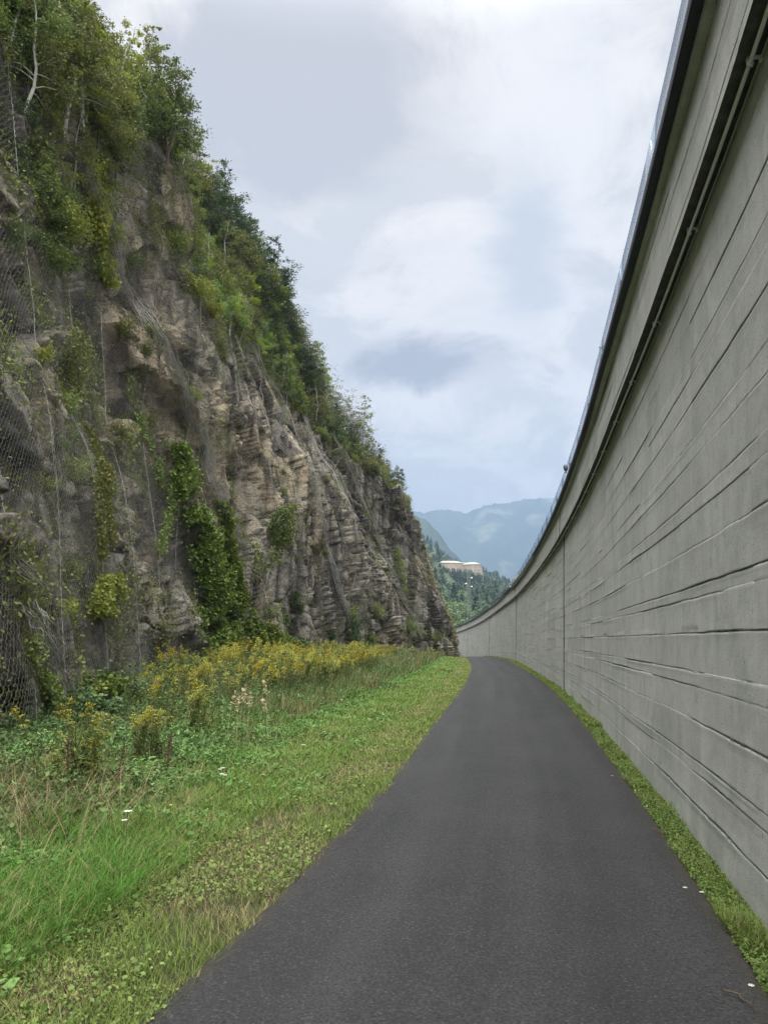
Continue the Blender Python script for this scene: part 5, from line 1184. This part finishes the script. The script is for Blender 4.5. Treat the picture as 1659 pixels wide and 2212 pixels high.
# lattice mast
M_MAST = simple('mast_steel', (.20, .23, .19), .6, .2, 4, .15, 0); px_, py_ = .1130 * 262, 262.0; pz_ = 10.5 ; root = empty('lattice_mast', (px_, py_, pz_)); tag(root, 'tall grey-green lattice mast with small white dishes before the wooded hill', 'mast'); mb = MB(); Hm = 15.6
cor = [(-1, -1), (1, -1), (1, 1), (-1, 1)]
for a, b_ in cor: mb.tube([(a * .62, b_ * .62, -7), (a * .42, b_ * .42, Hm)], [.085, .07], 4)
for k in range(16):
    z0, z1 = Hm * k / 16, Hm * (k + 1) / 16; f0, f1_ = .62 - .2 * z0 / Hm, .62 - .2 * z1 / Hm
    for q in range(4):
        (a, b_), (c_, d_) = cor[q], cor[(q + 1) % 4]; p0, p1 = (a * f0, b_ * f0, z0), (c_ * f1_, d_ * f1_, z1)
        if k % 2: p0, p1 = (c_ * f0, d_ * f0, z0), (a * f1_, b_ * f1_, z1)
        mb.tube([p0, p1], .04, 3); mb.tube([(a * f1_, b_ * f1_, z1), (c_ * f1_, d_ * f1_, z1)], .035, 3)
mb.tube([(0, 0, Hm), (0, 0, Hm + 1.2)], .05, 5); mb.build('lattice', M_MAST, root)
for (a, zz1) in ((1, 12.6), (-1, 10.6), (1, 9.6)):
    mb = MB(); V, F = lathe([(0, 0), (.14, .03), (.24, .08), (.30, .15), (.28, .15), (0, .06)], 12); V = V @ np.array(Matrix.Rotation(R(62) * 1, 3, 'X').transposed()) + np.array([a * 1.0, -.4, zz1]); mb.add(V, F); mb.tube([(a * .45, 0, zz1), (a * 1.0, -.4, zz1)], .05, 4); mb.build('dish', M_GREYBOX, root)
# mountains
M_MTN, nt, b, out = new_mat('mountain_forest'); ob = nt.node('ShaderNodeTexCoord').outputs['Object']
c = nt.ramp(nt.noise(ob, .004, 6, .65), [(.35, (.022, .036, .022)), (.6, (.045, .062, .032))]); c = nt.mix(nt.ramp(nt.noise(nt.mapv(ob, (1, 1, .5)), .0042, 4, .6), [(.60, 0), (.68, .8)]), c, (.16, .17, .11)); setc(nt, b, 'Base Color', c); b.inputs['Roughness'].default_value = 1; b.inputs['Specular IOR Level'].default_value = 0
def mountain(name, y0, depth, xs_, zs_, x0, x1, seed, rough, ser):
    nx = 420; gx = np.linspace(x0, x1, nx); q = np.linspace(-1, 1, 70); XX_, QQ = np.meshgrid(gx, q); rid = np.interp(XX_, xs_, zs_) + fbm(XX_ * .004, XX_ * 0, 5, seed) * rough + (fbm(XX_ * .045, XX_ * 0, 2, seed + 3)) * ser
    sh = (1 - np.abs(QQ)) ** .85; YY_ = y0 + QQ * depth + fbm(XX_ * .003, QQ, 3, seed + 5) * depth * .12; ZZ_ = -60 + (rid + 60) * sh + fbm(XX_ * .006, YY_ * .006, 5, seed + 7) * rough * 2.2 * (1 - sh) * sh * 3
    o = link(name, mesh(name, np.stack([XX_, YY_, ZZ_], -1).reshape(-1, 3), gridf(70, nx), None, [M_MTN], True)); o['kind'] = 'structure'
kx = lambda u, y: (u - 829.5) / 1614 * y * 1.0
def sil(pts, y): return [kx(u, y * 1.015) for u, v in pts], [ (1383 - v) / 1614 * y * (1.0) * 1.012 + 1.6 for u, v in pts]
pa, pz2 = sil([(500, 900), (700, 990), (820, 1060), (874, 1096), (894, 1107), (917, 1121), (937, 1144), (952, 1164), (970, 1190), (1010, 1230), (1080, 1300), (1200, 1375)], 2300)
mountain('near_mountain', 2300, 700, pa, pz2, -1400, 1100, 601, 14, 5)
pa, pz2 = sil([(300, 1040), (600, 1080), (800, 1090), (880, 1099), (891, 1104), (917, 1108), (937, 1105), (961, 1103), (982, 1105), (1003, 1111), (1023, 1101), (1046, 1091), (1076, 1084), (1115, 1079), (1190, 1075), (1400, 1060), (1800, 1100)], 4600)
mountain('far_mountain', 4600, 1300, pa, pz2, -2600, 3400, 611, 10, 7)

# ================================================================== HAZE (the valley air)
hm = bpy.data.materials.new('haze_air'); hm.use_nodes = True; nt = NT(hm.node_tree); nt.n.clear(); out = nt.node('ShaderNodeOutputMaterial'); pv = nt.node('ShaderNodeVolumePrincipled', inp={'Color': (.33, .44, .63, 1), 'Density': HAZE_D, 'Anisotropy': .0}); nt.l.new(pv.outputs[0], out.inputs['Volume'])
mb = MB(); mb.box((-7600, -800, -64), (7600, 9900, 1010)); hz_o = mb.build('haze', hm); hz_o['kind'] = 'stuff'; tag(hz_o, 'thin bluish haze filling the valley air', 'haze')

# ================================================================== LABELS
TENS = ['', '', 'twenty', 'thirty', 'forty', 'fifty', 'sixty', 'seventy', 'eighty', 'ninety']
O1 = ordn; OT = ['', 'first', 'second', 'third', 'fourth', 'fifth', 'sixth', 'seventh', 'eighth', 'ninth']
def ordw(k):
    k += 1
    if k <= 20: return O1[k - 1]
    if k < 100: return (TENS[k // 10] + '-' + OT[k % 10]) if k % 10 else {2: 'twentieth', 3: 'thirtieth', 4: 'fortieth', 5: 'fiftieth', 6: 'sixtieth', 7: 'seventieth', 8: 'eightieth', 9: 'ninetieth'}[k // 10]
    return 'hundredth'
grp = {}
for o, kind, region in REG: grp.setdefault((kind, region), []).append(o)
KINDW['bramble'] = ('dark thorny bramble bush', 'bramble', 'brambles')
for (kind, region), L in grp.items():
    desc, cat, pl_ = KINDW[kind]; L.sort(key=lambda o: float(proj(np.array(o.location) + np.array([0, 0, .5]))[1]))
    for k, o in enumerate(L):
        lab = f'{desc} {region}' + (f', {ordw(k)} from the top' if len(L) > 1 else '')
        tag(o, lab, cat, f'{pl_} {region}'[:80])
for (lab, g_), L in GR_L.items():
    L.sort(key=lambda o: float(proj(np.array(o.location))[0]))
    for k, o in enumerate(L): tag(o, f'{lab}, {ordw(k)} from the left', 'goldenrod', g_)
FK = {'bl': ('pale round tree', 'far pale green trees'), 'bm': ('mid green broadleaf tree', 'far broadleaf trees'), 'cn': ('tiny dark fir', 'far dark firs')}
fg = {}
for o, kind, bn in FTR: fg.setdefault((kind, bn), []).append(o)
for (kind, bn), L in fg.items():
    L.sort(key=lambda o: float(proj(np.array(o.location))[0]))
    for k, o in enumerate(L): tag(o, f'{FK[kind][0]} {bn}' + (f', {ordw(k)} from the left' if len(L) < 101 else ''), 'tree', f'{FK[kind][1]} {bn}')

dup = {}
for o in COL.objects:
    if o.parent is None and 'label' in o.keys() and o.get('kind') is None: dup.setdefault(o['label'], []).append(o)
for lab, L in dup.items():
    if 1 < len(L) <= 100 and len(lab.split()) <= 12:
        L.sort(key=lambda o: float(proj(np.array(o.location))[0]))
        for k, o in enumerate(L): o['label'] = f'{lab}, {ordw(k)} from the left'
